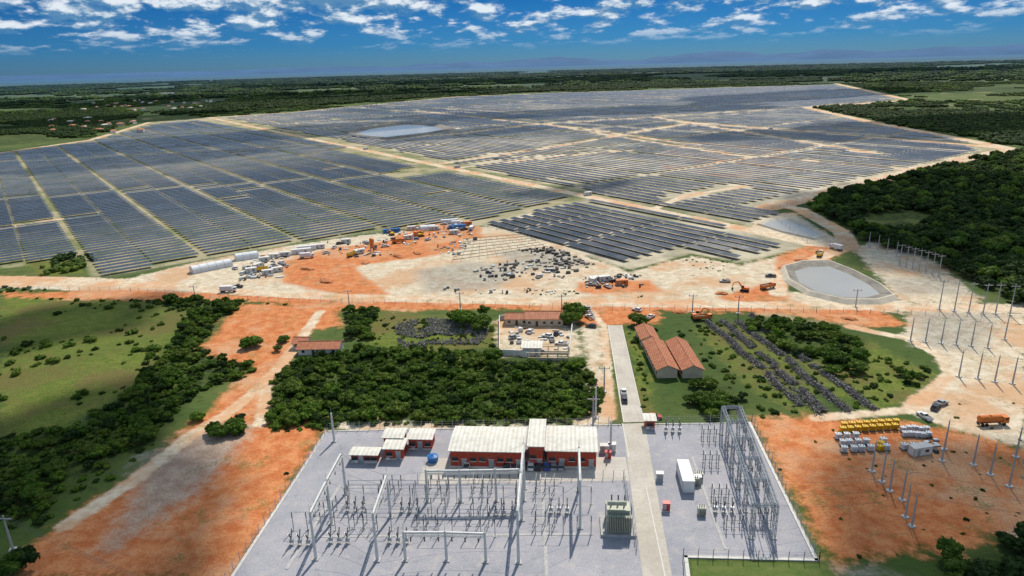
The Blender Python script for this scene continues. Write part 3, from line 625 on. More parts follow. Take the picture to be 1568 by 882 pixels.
# ------------------------------------------------------------------ site cabins, tents, material stacks
for u,v,r,me_ in((462,388,0.3,CBl),(470,383,0.3,CBl),(490,380,0.2,CB),(420,395,0.2,CB),(437,392,0.2,CB),(405,400,0.3,CB),(395,410,1.2,CB),(410,420,0.4,CB),(425,416,0.5,CB),(385,417,0.4,CB),(600,356,0.3,CBb),(625,366,0.3,CB),(640,360,1,CBo),(665,352,0.2,CB),(688,342,0.2,CBl),(700,350,.2,CBb),(716,345,.2,CBo),(722,352,1.4,CB),(695,358,0.2,CB),(630,352,0.2,CB),(530,372,0.3,CB),(1408,695,0.2,CB),(550,388,0.4,CB),(910,432,1,CB),(952,436,0.1,CBo),(925,430,0.2,CB)): place(me_,'site_cabin' if me_ is CB else 'shipping_container',P(u,v),r,0.9)
place(cabin_mesh('battery_container','cw',9.5,2.8,3.2),'battery_container',P(1049,738),math.pi/2+RS)
def tent(u,v,L_,w_,rz,name='storage_tent'):
    mb=MB(); n_=8
    vs=[]
    for x in(-L_/2,L_/2):
        for i in range(n_+1):
            a=math.pi*i/n_; vs.append((x,-math.cos(a)*w_/2,math.sin(a)*w_*0.42+1.2*min(1,math.sin(a)*6)))
    mb.add(vs,[(i,i+1,n_+2+i,n_+1+i) for i in range(n_)]+[tuple(range(n_+1)),tuple(range(2*n_+1,n_,-1))],'tarp')
    for k in range(int(L_/4)+1):
        x=-L_/2+L_*k/int(L_/4)
        for i in range(n_):
            a=math.pi*i/n_;b_=math.pi*(i+1)/n_
            mb.tube((x,-math.cos(a)*w_/2,math.sin(a)*w_*0.42+1.2*min(1,math.sin(a)*6)+.03),(x,-math.cos(b_)*w_/2,math.sin(b_)*w_*0.42+1.2*min(1,math.sin(b_)*6)+.03),0.07,0.07,'galv',4)
    o=mb.build(name); q=P(u,v); o.location=(q.x,q.y,0); o.rotation_euler=(0,0,rz)
dq=P(355,405)-P(295,417); tent(324,412,dq.length*1.0,6,math.atan2(dq.y,dq.x)); tent(378,396,12,6,0.5); tent(655,352,10,5,0.3)
mb=MB(); q=P(570,386)
for i in range(4):
    a=math.pi/4+i*math.pi/2; mb.tube((1.0*math.cos(a),1.0*math.sin(a),0),(1.0*math.cos(a),1.0*math.sin(a),4.0),0.13,0.13,'steel',6)
mb.tube((0,0,2.2),(0,0,3.8),0.3,1.15,'orange',14); mb.tube((0,0,3.8),(0,0,8),1.15,1.15,'orange',14); mb.tube((0,0,8),(0,0,8.4),1.15,0.4,'orange',14); mb.tube((1.35,0,0),(1.35,0,8.4),0.07,0.07,'galv',4)
o=mb.build('cement_silo'); o.location=(q.x,q.y,0)
def stacks(name,region,n_,keys,smin,smax,rz=0.2,hmax=1.6):
    mb=MB(); pg=poly(region); x0,y0=pg.min(0); x1,y1=pg.max(0); k=0
    while k<n_:
        x,y=U(x0,x1),U(y0,y1)
        if not inside(pg,np.array([x]),np.array([y]))[0]: continue
        k+=1; s_=U(smin,smax); h_=U(0.4,hmax); ke=random.choice(keys); r=rz+U(-.15,.15)+(math.pi/2 if R()<.4 else 0)
        for j in range(random.randint(1,3)):
            mb.box((x+U(-.1,.1),y+U(-.1,.1),0.12+h_*(j+0.5)/3),(s_*U(.8,1),s_*U(.4,.6),h_/3*0.92),ke,r)
        mb.box((x,y,0.06),(s_,s_*0.5,0.12),'steel',r)
    return mb.build(name)
stacks('material_stacks',[(715,415),(780,400),(850,400),(905,408),(860,428),(740,430)],120,['steel','debris','bankdark','dwood','galv'],0.8,3.0)
stacks('material_stacks',[(790,382),(850,380),(910,405),(870,408)],90,['steel','dwood','bankdark'],0.8,3.2)
stacks('material_stacks',[(650,385),(700,368),(730,365),(700,392)],30,['tarp','galv','steel'],0.8,2.5)
stacks('material_stacks',[(890,425),(980,420),(985,440),(900,442)],60,['tarp','whitew','steel','steel','dwood'],0.8,2.8)
stacks('material_stacks',[(385,392),(440,390),(440,425),(360,430)],70,['tarp','whitew','steel','galv','dwood'],0.8,3)
stacks('material_stacks',[(600,350),(720,342),(735,358),(600,382)],70,['tarp','whitew','steel','orange','blue'],0.8,3)
stacks('material_stacks',[(500,372),(600,365),(600,392),(505,395)],45,['tarp','steel','orange','dwood','galv'],0.8,2.8)
stacks('material_stacks',[(780,500),(870,495),(875,535),(780,538)],26,['tarp','whitew','steel','galv'],0.8,2.0)
stacks('material_stacks',[(680,440),(860,445),(860,455),(680,450)],24,['whitew','steel','galv'],0.6,2.0)
stacks('concrete_pipe_stacks',[(1400,668),(1445,665),(1445,690),(1410,700)],16,['galv','whitew','steel'],1,2.2,0.1,1)
# spoil heaps of orange earth
M['spoil']=groundlike('orange_spoil',(0.46,0.15,0.05),(0.60,0.26,0.11),(0.30,0.11,0.045),0.4)
for u,v,s_ in((610,392,5),(640,388,4),(470,412,4),(500,430,5),(560,402,4),(1230,400,4),(1200,412,3.5),(1105,450,3),(905,488,2.5),(1040,478,3),(350,470,3),(1300,488,3)):
    mb=MB(); sd_=Vector((u,v,0)); mb.add([Vector((q.x*s_*(1+.4*mn.noise(q*2+sd_)),q.y*s_*.6*(1+.4*mn.noise(q*2-sd_)),max(-.1,q.z)*s_*.32*(1+.3*mn.noise(q*3+sd_)))) for q in ico(3)[0]],ico(3)[1],'spoil'); o=mb.build('earth_mound'); q=P(u,v); o.location=(q.x,q.y,0); o.rotation_euler=(0,0,U(0,3))
def kit(name,k):
    mb=MB(); mb.box((0,0,0.15),(2.2,1.8,0.3),'steel'); mb.box((0,0,1.1),(1.7,1.3,1.6),k,0,0.94); mb.box((0,0,1.97),(1.9,1.5,0.12),k)
    for s_ in(-1,1):
        for i in range(5): mb.box((-0.6+0.3*i,s_*0.8,1.0),(0.06,0.3,1.2),k)
        mb.tube((s_*0.45,0,2.0),(s_*0.45,0,2.5),0.1,0.06,'insul',6)
    return mb.mesh(name)
KY=kit('kit_yellow','yellow'); KW=kit('kit_white','tarp')
for i in range(8):
    for j in range(2): place(KY,'yellow_transformer_unit',P(1290+11.3*i+2*j,662-0.7*i-7*j),RS,0.85)
for i in range(9):
    for j in range(3):
        if R()<0.75 and not(i>2 and j==0 and i<8): place(KW,'white_transformer_unit',P(1283+13*i+U(-2,2)+j*5,672+10*j-0.6*i),RS+U(-.15,.15),0.85)
for i in range(5):
    for j in range(2): place(KW,'white_transformer_unit',P(1382+9*i+3*j,660+9*j+U(-1,1)),RS+U(-.1,.1),0.75)
place(KY,'yellow_transformer_unit',P(1347,690),0.3,.8); place(KY,'yellow_transformer_unit',P(1349,684),0.3,.8)
# ------------------------------------------------------------------ ponds
def pond(name,inner,scale,zc,wz,k):
    ip=[P(*q) for q in inner]; c=sum(ip,Vector())/len(ip); n_=len(ip)
    def ring(f,z_): return [Vector((c.x+(q.x-c.x)*f,c.y+(q.y-c.y)*f,z_)) for q in ip]
    mb=MB(); r0=ring(0.97,wz-0.3); r1=ring(1+(scale-1)*0.75,zc); r2=ring(1+(scale-1)*0.85,zc); r3=ring(1+(scale-1)*1.15,-0.05)
    mb.add(r0+r1,[(i,(i+1)%n_,n_+(i+1)%n_,n_+i) for i in range(n_)],k)
    mb.add(r1+r2+r3,[(a*n_+i,a*n_+(i+1)%n_,(a+1)*n_+(i+1)%n_,(a+1)*n_+i) for a in range(2) for i in range(n_)],'banklight' if k=='bankdark' and zc<2 else k)
    mb.build(name+'_embankment'); w_=MB(); w_.add(ring(1.03,wz),[tuple(range(n_))],'water'); o=w_.build(name+'_water')
    if o.data.polygons[0].normal.z<0: o.data.flip_normals()
pond('settling_pond',[(1218,416),(1240,410),(1270,409),(1300,421),(1330,437),(1345,450),(1325,455),(1290,455),(1250,446),(1225,432)],1.4,1.6,0.2,'bankdark')
pond('reservoir',[(545,204),(572,197),(620,191),(660,193),(680,199),(640,206),(595,211),(560,208)],1.25,3.0,0.6,'bankdark')
pond('silt_basin',[(1168,345),(1180,338),(1205,337),(1235,348),(1258,360),(1240,364),(1200,355)],1.2,1.0,0.15,'banklight')
sheet('lagoon_water',[(235,142),(270,138),(330,137),(300,141),(260,144)],0.5,'water')
# ------------------------------------------------------------------ substation equipment
def pole(mb,q,h_,r0=0.28,r1=0.16,k='conc'): mb.tube(q,q+Vector((0,0,h_)),r0,r1,k,10)
def gantry(bases,h_,bw=0.7,name='steel_gantry'):
    mb=MB(); qs=[P(*b_) for b_ in bases]
    for q in qs: pole(mb,q,h_,0.36,0.22); mb.box((q.x,q.y,0.1),(1.4,1.4,0.3),'foot',RS); mb.tube(q+Vector((0,0,h_)),q+Vector((0,0,h_+2.0)),0.06,0.02,'galv',5)
    for a_,b_ in zip(qs[:-1],qs[1:]):
        d=(b_-a_).normalized(); mb.box(tuple((a_+b_)/2+Vector((0,0,h_-0.4))),((b_-a_).length,0.4,0.4),'conc',math.atan2(d.y,d.x)); mb.lattice(a_+Vector((0,0,h_-1.2)),b_+Vector((0,0,h_-1.2)),bw*0.7,'conc',0.06)
        n_=3; L_=(b_-a_).length
        for i in range(n_):
            e=a_+d*(L_*(i+0.5)/n_)+Vector((0,0,h_-1.5))
            for k in range(5): mb.tube(e-Vector((0,0,0.25*k)),e-Vector((0,0,0.25*k+0.12)),0.16,0.16,'insul',8)
    return mb.build(name)
gantry([(484,856),(508,802),(530,756)],12); gantry([(578,858),(598,792)],12); gantry([(794,861),(799,796),(803,748)],13)
gantry([(655,768),(706,768),(760,767),(802,766)],9,0.5); gantry([(621,858),(684,858),(744,860)],7.5,0.5); gantry([(888,808),(886,752)],12.5)
gantry([(512,676)],9,name='lightning_mast'); gantry([(935,690)],9,name='lightning_mast'); gantry([(912,640)],10,name='lightning_mast')
def post(mb,q,h_,ins=1.4):
    mb.tube(q,q+Vector((0,0,h_)),0.12,0.10,'galv',6)
    mb.box((q.x,q.y,0.06),(0.7,0.7,0.18),'foot',RS)
    for k in range(5): mb.tube(q+Vector((0,0,h_+ins*k/5)),q+Vector((0,0,h_+ins*(k+0.7)/5)),0.14,0.09,'insul',7)
    return q+Vector((0,0,h_+ins))
def disconnector(u,v,n=3,gap=2.2,h_=2.6):
    mb=MB(); q0=P(u,v)
    for i in range(n):
        for s_ in(-1,1): t=post(mb,q0+ST*((i-(n-1)/2)*gap)+SF*s_*1.2,h_)
        a_=q0+ST*((i-(n-1)/2)*gap)+Vector((0,0,h_+1.5)); mb.tube(a_-SF*1.5,a_+SF*1.5,0.05,0.05,'galv',6)
    for s_ in(-1,1):
        a_=q0+SF*s_*1.2+Vector((0,0,h_-.1)); mb.tube(a_-ST*(gap*n/2),a_+ST*(gap*n/2),0.07,0.07,'galv',4)
    mb.build('disconnector_switch')
def postrow(u0,u1,v,n_,h_=3.4):
    mb=MB(); a_=P(u0,v); b_=P(u1,v); pr=None
    for i in range(n_):
        t=post(mb,a_.lerp(b_,i/(n_-1)),h_,1.5)
        if pr is not None and i%3: mb.tube(pr,t,0.05,0.05,'galv',4)
        pr=t
    mb.build('post_insulator_row')
def breaker(u,v):
    mb=MB(); q0=P(u,v)
    for i in range(3):
        q=q0+ST*(i-1)*1.9; mb.box((q.x,q.y,1.2),(0.8,0.6,0.9),'galv',RS)
        for s_ in(-1,1): mb.tube(q+ST*s_*.35,q+ST*s_*.35+Vector((0,0,1)),0.07,0.07,'galv',4)
        for s_ in(-1,1):
            a_=q+Vector((0,0,1.7)); e=q+SF*s_*0.9+Vector((0,0,3.7))
            for k in range(6): mb.tube(a_.lerp(e,k/6),a_.lerp(e,(k+.7)/6),0.17,0.12,'insul',8)
            mb.tube(e,e+SF*s_*0.5,0.06,0.06,'galv',5)
        mb.box((q.x,q.y,0.1),(1.2,0.9,0.25),'foot',RS)
    mb.build('circuit_breaker')
for u,v in((460,835),(520,832),(545,783),(628,785),(610,832),(772,790),(856,786)): breaker(u,v)
for u,v in((500,785),(560,805),(655,805),(735,800),(600,752),(672,752),(740,750),(835,752),(835,800)): disconnector(u,v)
postrow(535,795,770,12); postrow(640,790,790,8); postrow(650,780,822,7); postrow(450,600,812,8); postrow(820,905,772,5); postrow(820,905,818,5)
mb=MB()
for v in(776,):
    a_=P(530,v);b_=P(790,v)
    for k in range(3): 
        o_=SF*(k*1.6); mb.tube(a_+o_+Vector((0,0,5.2)),b_+o_+Vector((0,0,5.2)),0.06,0.06,'galv',5)
        for t in range(6):
            e=a_.lerp(b_,t/5)+o_; mb.tube(e,e+Vector((0,0,3.8)),0.08,0.08,'galv',5); mb.tube(e+Vector((0,0,3.8)),e+Vector((0,0,5.2)),0.12,0.1,'insul',6)
mb.build('busbar')
mb=MB()
def wire(a_,b_,sag=1.0,r=0.03,n_=8):
    pr=None
    for i in range(n_+1):
        t=i/n_; q=a_.lerp(b_,t)-Vector((0,0,sag*4*t*(1-t)))
        if pr is not None: mb.tube(pr,q,r,r,'steel',3,False)
        pr=q
for k in range(5):
    t=k/4
    wire(P(484,856).lerp(P(530,756),t)+Vector((0,0,11.5)),P(578,858).lerp(P(598,792),t)+Vector((0,0,11.5)))
    wire(P(578,858).lerp(P(598,792),t)+Vector((0,0,11.5)),P(794,861).lerp(P(803,748),t)+Vector((0,0,12.4)),2)
    wire(P(794,861).lerp(P(803,748),t)+Vector((0,0,12.4)),P(888,808).lerp(P(886,752),t)+Vector((0,0,12)),1.2)
mb.build('overhead_conductors')
mb=MB(); 
mb.box((0,0,0.3),(7.5,7.0,0.6),'foot'); mb.box((0,0,2.9),(4.6,3.0,4.4),'trafo',0,0.97); mb.box((0,0,5.15),(4.9,3.3,0.15),'trafo')
for s_ in(-1,1):
    for i in range(15): mb.box((-2.5+0.36*i,s_*2.5,2.7),(0.16,1.4,3.6),'trafo')
    mb.tube((-2.5,s_*2.5,4.4),(2.6,s_*2.5,4.4),0.14,0.14,'trafo',6); mb.tube((-2.5,s_*2.5,0.95),(2.6,s_*2.5,0.95),0.14,0.14,'trafo',6)
    for i in(-1.7,0,1.7): mb.tube((i,s_*1.5,4.3),(i,s_*2.5,4.3),0.1,0.1,'trafo',5)
mb.tube((-2.4,-0.9,6.5),(1.6,-0.9,6.5),0.5,0.5,'trafo',12)
for x in(-1.8,1.0): mb.tube((x,-0.9,5.2),(x,-0.9,6.1),0.08,0.08,'trafo',5)
for i in range(3):
    for k in range(7): mb.tube((-1.4+1.4*i,0.6+0.06*k,5.2+0.3*k),(-1.4+1.4*i,0.64+0.06*k,5.2+0.3*k+0.2),0.2,0.13,'insul',8)
for i in range(4): mb.tube((2.8,-0.9+0.6*i,0.6),(2.8,-0.9+0.6*i,5.6),0.06,0.06,'galv',5)
mb.box((2.6,0,1.6),(0.6,1.0,1.8),'galv')
o=mb.build('power_transformer'); q=P(946,808); o.location=(q.x,q.y,0); o.rotation_euler=(0,0,RS); o.scale=(1.05,1,1.1)
mb=MB(); rgt=[(1184,824),(1171,783),(1159,748),(1148,716),(1138,688),(1130,665)]; lft=[(1150,824),(1140,783),(1130,748),(1120,716),(1112,688),(1104,665)]
hr=8.5
for line in(rgt,lft):
    qs=[P(*q) for q in line]
    for q in qs: mb.lattice(q,q+Vector((0,0,hr)),0.7,'galv',0.085); mb.box((q.x,q.y,0.12),(1.3,1.3,0.3),'foot',RS)
    for a_,b_ in zip(qs[:-1],qs[1:]):
        mb.lattice(a_+Vector((0,0,hr)),b_+Vector((0,0,hr)),0.7,'galv',0.085)
        if line is rgt: mb.lattice(a_+Vector((0,0,5.8)),b_+Vector((0,0,5.8)),0.5,'galv',0.07)
for a_,b_ in zip(rgt,lft):
    a_=P(*a_);b_=P(*b_); mb.lattice(a_+Vector((0,0,hr)),b_+Vector((0,0,hr)),0.6,'galv',0.08)
    for t in(0.2,0.5,0.8):
        e=a_.lerp(b_,t)+Vector((0,0,hr-0.4))
        for k in range(6): mb.tube(e-Vector((0,0,0.3*k)),e-Vector((0,0,0.3*k+0.2)),0.17,0.12,'insul',6)
for t in(0.2,0.5,0.8):
    for a_,b_,c_,d_ in zip(rgt[:-1],lft[:-1],rgt[1:],lft[1:]):
        e=P(*a_).lerp(P(*b_),t)+Vector((0,0,hr-2.2)); f=P(*c_).lerp(P(*d_),t)+Vector((0,0,hr-2.2)); mb.tube(e,f,0.07,0.07,'galv',5,False)
mb.build('lattice_switchyard_gantry')
for v,us in((805,(1122,1165)),(765,(1102,)),(738,(1142,)),(712,(1088,)),(692,(1122,)),(672,(1085,))):
    for u in us: disconnector(u,v,3,1.7,2.4)
breaker(1108,785); breaker(1030,662)
mb=MB(); mb.box((0,0,1.2),(1.8,1.3,1.8),'trafo'); 
for s_ in(-1,1):
    for i in range(5): mb.box((-.7+.35*i,s_*.85,1.1),(.07,.4,1.3),'trafo')
for i in range(3): mb.tube((-.5+.5*i,0,2.1),(-.5+.5*i,0,2.8),0.12,0.07,'insul',6)
me_=mb.mesh('aux_transformer')
for u,v in((1074,788),(1064,742),(1070,735)): place(me_,'auxiliary_transformer',P(u,v),RS)
def cabinet(u,v,k,s=(1.6,1.2,1.9),name='red_fire_cabinet'):
    mb=MB(); mb.box((0,0,0.1),(s[0]+.3,s[1]+.3,0.2),'kerb'); mb.box((0,0,s[2]/2+.2),s,k); mb.box((0,0,s[2]+0.24),(s[0]+.2,s[1]+.2,.1),k); mb.box((-s[0]/4,-s[1]/2-.02,s[2]/2+.2),(s[0]*.44,.05,s[2]*.8),'galv'); mb.box((s[0]/4,-s[1]/2-.02,s[2]/2+.2),(s[0]*.44,.05,s[2]*.8),k)
    o=mb.build(name); q=P(u,v); o.location=(q.x,q.y,0); o.rotation_euler=(0,0,RS)
cabinet(1020,781,'cr'); cabinet(931,702,'cr'); cabinet(1068,740,'galv',name='control_cabinet'); cabinet(926,692,'whitew',(2.5,1.5,2),'control_cabinet'); cabinet(937,690,'whitew',(2.0,1.5,2),'control_cabinet')
cabinet(1010,735,'galv',name='control_cabinet'); cabinet(905,715,'whitew',(1.5,1.0,1.6),'control_cabinet')
mb=MB(); q=P(663,706); mb.tube((0,0,0),(0,0,1.6),1.35,1.5,'blue',16); mb.tube((0,0,1.6),(0,0,2.0),1.5,0.5,'blue',16); mb.tube((0,0,2.0),(0,0,2.15),0.4,0.4,'blue',10); o=mb.build('water_tank'); o.location=(q.x,q.y,0)
def tpole(u,v,h_,arm=False,k='foot'):
    mb=MB(); q=P(u,v); mb.tube((0,0,0),(0,0,h_),0.28,0.15,k,10); mb.box((0,0,0.15),(1.3,1.3,0.35),'kerb',0.3)
    if arm: mb.box((0,0,h_-0.8),(3.6,0.2,0.2),k,RS); 
    if arm:
        for x in(-1.6,0,1.6): mb.tube((x,0,h_-0.7),(x,0,h_-0.1),0.1,0.06,'insul',6)
    else: mb.tube((0,0,h_),(0,0,h_+0.8),0.07,0.03,'galv',5)
    o=mb.build('concrete_power_pole'); o.location=(q.x,q.y,0)
for u,v in((1335,722),(1350,738),(1362,752),(1381,766),(1386,792),(1396,806),(1446,688),(1442,706),(1490,712),(1516,727),(1545,745),(1555,700)): tpole(u,v,8.5)
for u,v in((1394,522),(1417,524),(1441,526),(1464,528),(1487,530),(1512,533),(1538,520),(1468,577),(1497,580),(1523,585),(1550,588)): tpole(u,v,9)
for u,v in((1438,474),(1461,477),(1483,479),(1505,481),(1524,481),(1546,483)): tpole(u,v,13,True)
for i in range(7): tpole(1377+10*i,406+3.0*i,11,True)
for i in range(4): tpole(1330+14*i,378+5*i,8,False)
for u,v in((300,462),(535,470),(705,474),(860,478),(1060,478),(1310,470),(1130,480)): tpole(u,v,8,True)
for u,v in((908,650),(925,600),(20,842)): tpole(u,v,9,True)
mb=MB()
for i in range(5):
    wire(P(1438+22*i,474+1.5*i)+Vector((0,0,12)),P(1377+12*i,406+4*i)+Vector((0,0,10)),1.5,0.035)
    wire(P(1438+22*i,474+1.5*i)+Vector((0,0,12)),P(1394+24*i,522+2*i)+Vector((0,0,8.8)),1,0.035)
for i in range(3):
    wire(P(1184,824-i*20)+Vector((0,0,8.5)),P(1396,806-i*18)+Vector((0,0,8.3)),1.5,0.03); wire(P(1396,806-i*18)+Vector((0,0,8.3)),P(1700,850-20*i)+Vector((0,0,9)),1.5,0.03)
    wire(P(20,842)+Vector((i-1,0,8.8)),P(-250,760)+Vector((i-1,0,8.8)),1.5,0.03); wire(P(20,842)+Vector((i-1,0,8.8)),P(380,1000)+Vector((i-1,0,8.8)),1.5,0.03)
mb.build('power_line_wires')
# ------------------------------------------------------------------ windrows of cleared brush
def debris_line(name,pts,w_,dens,ks=('debris','debris','dwood'),hh=1.0):
    mb=MB()
    for a_,b_ in zip(pts[:-1],pts[1:]):
        a_=P(*a_);b_=P(*b_);d=b_-a_;L_=d.length;d=d/L_;s=Vector((d.y,-d.x,0))
        for i in range(int(L_*dens)):
            t=U(0,L_); o_=random.gauss(0,w_/2.6); q=a_+d*t+s*(o_+1.2*mn.noise(Vector((t*.08,a_.x,0)))); zt=max(0.1,hh*(1-abs(o_)/w_)+U(-.3,.2))
            if mn.noise(Vector((t*0.15,a_.x*3,7)))<-0.32: continue
            if R()<0.75:
                e=Vector((U(-1,1),U(-1,1),U(-.3,.4))).normalized()*U(0.4,1.4); mb.tube(q+Vector((0,0,zt)),q+Vector((0,0,zt))+e,U(.06,.14),.04,random.choice(ks),4)
            else: mb.box((q.x,q.y,zt*0.5),(U(.3,.8),U(.3,.8),zt+.1),random.choice(ks),U(0,3),0.6)
    mb.build(name)
for a_,m_,b_ in(((1082,492),(1160,560),(1225,622)),((1105,492),(1185,560),(1262,632)),((1130,492),(1215,560),(1300,632)),((1150,490),(1245,560),(1340,628))): debris_line('brush_windrow',[a_,m_,b_],2.2,32)
debris_line('brush_windrow',[(1150,482),(1180,500)],2,14); debris_line('brush_windrow',[(1180,560),(1260,640)],1.5,8)
mb=MB(); pg=poly([(605,497),(650,488),(715,490),(750,505),(735,528),(660,528),(612,537)]); x0,y0=pg.min(0);x1,y1=pg.max(0); k=0
while k<2600:
    x,y=U(x0,x1),U(y0,y1)
    if inside(pg,np.array([x]),np.array([y]))[0] and mn.noise(Vector((x*.12,y*.12,0)))>-0.25:
        k+=1
        if k%3==0: mb.box((x,y,0.3),(U(.3,.9),U(.3,.8),U(.4,.9)),random.choice(('debris','debris','dwood')),U(0,3),0.6)
        else: mb.tube((x,y,U(.1,.6)),(x+U(-1.2,1.2),y+U(-1.2,1.2),U(.3,1.3)),.09,.05,'debris',4)
mb.build('rubble_pile')
# ------------------------------------------------------------------ vegetation
def lobe(mb,c,r,k,leaves=60,ic=None,flat=0.75,ls=0.45):
    v,f=ic or IC2; sd_=Vector((U(0,99),U(0,99),U(0,99))); vs=[]
    for q in v:
        s_=1+0.45*mn.noise(q*1.7+sd_)+U(-.10,.10); vs.append(c+Vector((q.x*r*s_,q.y*r*s_,q.z*r*s_*flat)))
    mb.add(vs,f,k)
    for i in range(leaves):
        d=Vector((random.gauss(0,1),random.gauss(0,1),random.gauss(0.35,1))).normalized(); q=c+Vector((d.x,d.y,d.z*flat))*r*U(0.85,1.28)
        a=Vector((U(-1,1),U(-1,1),U(-.6,.6))).normalized()*ls*U(.5,1.2); b_=a.cross(Vector((U(-1,1),U(-1,1),U(-1,1)))).normalized()*ls*U(.4,.9)
        mb.add([q-a,q+b_*.8,q+a,q-b_],[(0,1,2,3)],k)
def tree(name,h_,rad,nl,k,leaves=70,ls=0.42):
    mb=MB(); mb.tube((0,0,-0.1),(U(-.2,.2),U(-.2,.2),h_*0.55),0.22,0.12,'bark',7)
    for i in range(nl):
        a=2*math.pi*i/nl*1.618; d=rad*math.sqrt((i+0.3)/nl)*0.8; zc=h_*(0.66-0.30*(d/rad)**2)+U(-.5,.6); c=Vector((math.cos(a)*d,math.sin(a)*d,zc)); r=rad*U(0.24,0.42)
        lobe(mb,c,r,k,leaves,None,U(.6,.85),ls); mb.tube((0,0,h_*0.3),c-Vector((0,0,r*.3)),0.1,0.05,'bark',5)
    return mb.mesh(name)
def shrub(name,rad,nl,k):
    mb=MB()
    for i in range(nl):
        a=U(0,6.28);d=rad*math.sqrt(R())*.7; lobe(mb,Vector((math.cos(a)*d,math.sin(a)*d,rad*U(.2,.45))),rad*U(.3,.5),k,34,IC1,.7,.3)
    return mb.mesh(name)
def patch(name,k,n_=26,half=15):
    mb=MB()
    for i in range(n_):
        r=U(1.8,4.0); lobe(mb,Vector((U(-half,half),U(-half,half),r*U(.4,.8))),r,k,8,IC1,.7,1.0)
    return mb.mesh(name)
def coll(name,meshes):
    c=bpy.data.collections.new(name)
    for i,me_ in enumerate(meshes):
        o=bpy.data.objects.new(me_.name,me_); c.objects.link(o)
    return c
CT=coll('tree_variants',[tree('tree_%d'%i,U(4.5,6.5),U(3,3.9),random.randint(8,12),'leaf' if i!=3 else 'leafdark',80) for i in range(5)])
CD=coll('dark_tree_variants',[tree('dtree_%d'%i,U(5,7),U(3.2,4.2),random.randint(7,9),'leafdark' if i<3 else 'leaf',50) for i in range(4)])
CS=coll('shrub_variants',[shrub('shrub_%d'%i,U(1.4,2.0),6,'leaf' if i!=2 else 'leafdark') for i in range(5)])
CP=coll('canopy_variants',[patch('canopy_%d'%i,'leaf' if i%2 else 'leafdark') for i in range(5)])
CPD=coll('dark_canopy_variants',[patch('dcanopy_%d'%i,'leafdark') for i in range(3)])
def scatter(name,pts,scl,c):
    me_=bpy.data.meshes.new(name); me_.from_pydata([tuple(p_) for p_ in pts],[],[])
    at=me_.attributes.new('scl','FLOAT','POINT'); at.data.foreach_set('value',np.array(scl,np.float32))
    o=bpy.data.objects.new(name,me_); sc.collection.objects.link(o)
    ng=bpy.data.node_groups.new('scatter_'+name,'GeometryNodeTree'); ng.interface.new_socket('Geometry',in_out='INPUT',socket_type='NodeSocketGeometry'); ng.interface.new_socket('Geometry',in_out='OUTPUT',socket_type='NodeSocketGeometry')
    n_=ng.nodes; l_=ng.links; gi=n_.new('NodeGroupInput'); go_=n_.new('NodeGroupOutput'); ip=n_.new('GeometryNodeInstanceOnPoints'); ci=n_.new('GeometryNodeCollectionInfo')
    ci.inputs[0].default_value=c; ci.inputs['Separate Children'].default_value=True; ci.inputs['Reset Children'].default_value=True
    na_=n_.new('GeometryNodeInputNamedAttribute'); na_.data_type='FLOAT'; na_.inputs[0].default_value='scl'
    rv=n_.new('FunctionNodeRandomValue'); rv.data_type='FLOAT_VECTOR'; rv.inputs[0].default_value=(0,0,0); rv.inputs[1].default_value=(0,0,6.283)
    l_.new(gi.outputs[0],ip.inputs['Points']); l_.new(ci.outputs[0],ip.inputs['Instance']); ip.inputs['Pick Instance'].default_value=True
    l_.new(rv.outputs[0],ip.inputs['Rotation']); l_.new(na_.outputs[0],ip.inputs['Scale']); l_.new(ip.outputs[0],go_.inputs[0])
    md=o.modifiers.new('scatter','NODES'); md.node_group=ng; return o
yardk=poly([(495,656),(1155,643),(1300,1000),(250,1000)]); streetk=poly([(925,495),(957,495),(990,650),(950,650)]); warek=poly([(975,508),(1030,515),(1085,575),(1030,585),(995,575)]); cotk=poly([(450,515),(530,520),(530,545),(455,545)]); pondk=poly([(1195,405),(1260,390),(1390,430),(1400,465),(1210,460)]); compk=poly([(760,488),(885,484),(890,556),(765,556)])
keepout=[poly(p_) for p_ in ([farm]+R_sand[:5]+R_orange)]+[yardk,streetk,warek,cotk,pondk]
keeproad=[(poly(p_),h_) for p_,h_ in roads]
def scat_poly(name,pgs,step,smin,smax,c,prob=1.0,cluster=None,keep=True,jit=0.9,clear=2.0,extra=(),pw=1.0):
    pts=[];
    for pg in pgs:
        pg=poly(pg) if not isinstance(pg,np.ndarray) else pg
        x0,y0=pg.min(0);x1,y1=pg.max(0); xs=np.arange(x0,x1,step); ys=np.arange(y0,y1,step); XX,YY=np.meshgrid(xs,ys); XX=XX.ravel()+np.random.uniform(-jit,jit,XX.size)*step*.5; YY=YY.ravel()+np.random.uniform(-jit,jit,YY.size)*step*.5
        k=inside(pg,XX,YY)&(np.random.rand(XX.size)<prob)
        for e in extra: k&=~inside(e,XX,YY)
        if keep:
            for q in keepout: k&=~inside(q,XX,YY)
        idx=np.where(k)[0]
        for q,hw in keeproad:
            idx=idx[-sdf(q,XX[idx],YY[idx],False)>hw+clear]
        for i in idx:
            if cluster and mn.noise(Vector((XX[i]*cluster[0],YY[i]*cluster[0],5)))<cluster[1]: continue
            pts.append((XX[i],YY[i],-0.1))
    scl=[smin+(smax-smin)*R()**pw for _ in pts]; print(name,len(pts))
    if pts: scatter(name,pts,scl,c)
meadow=poly([(1308,332),(1400,322),(1448,337),(1390,359),(1328,354)])
scat_poly('thicket_trees',[R_dark[0]],3.4,0.22,0.9,CT,0.92,(0.11,-0.22),False,clear=0.5,extra=[yardk,compk],pw=1.8)
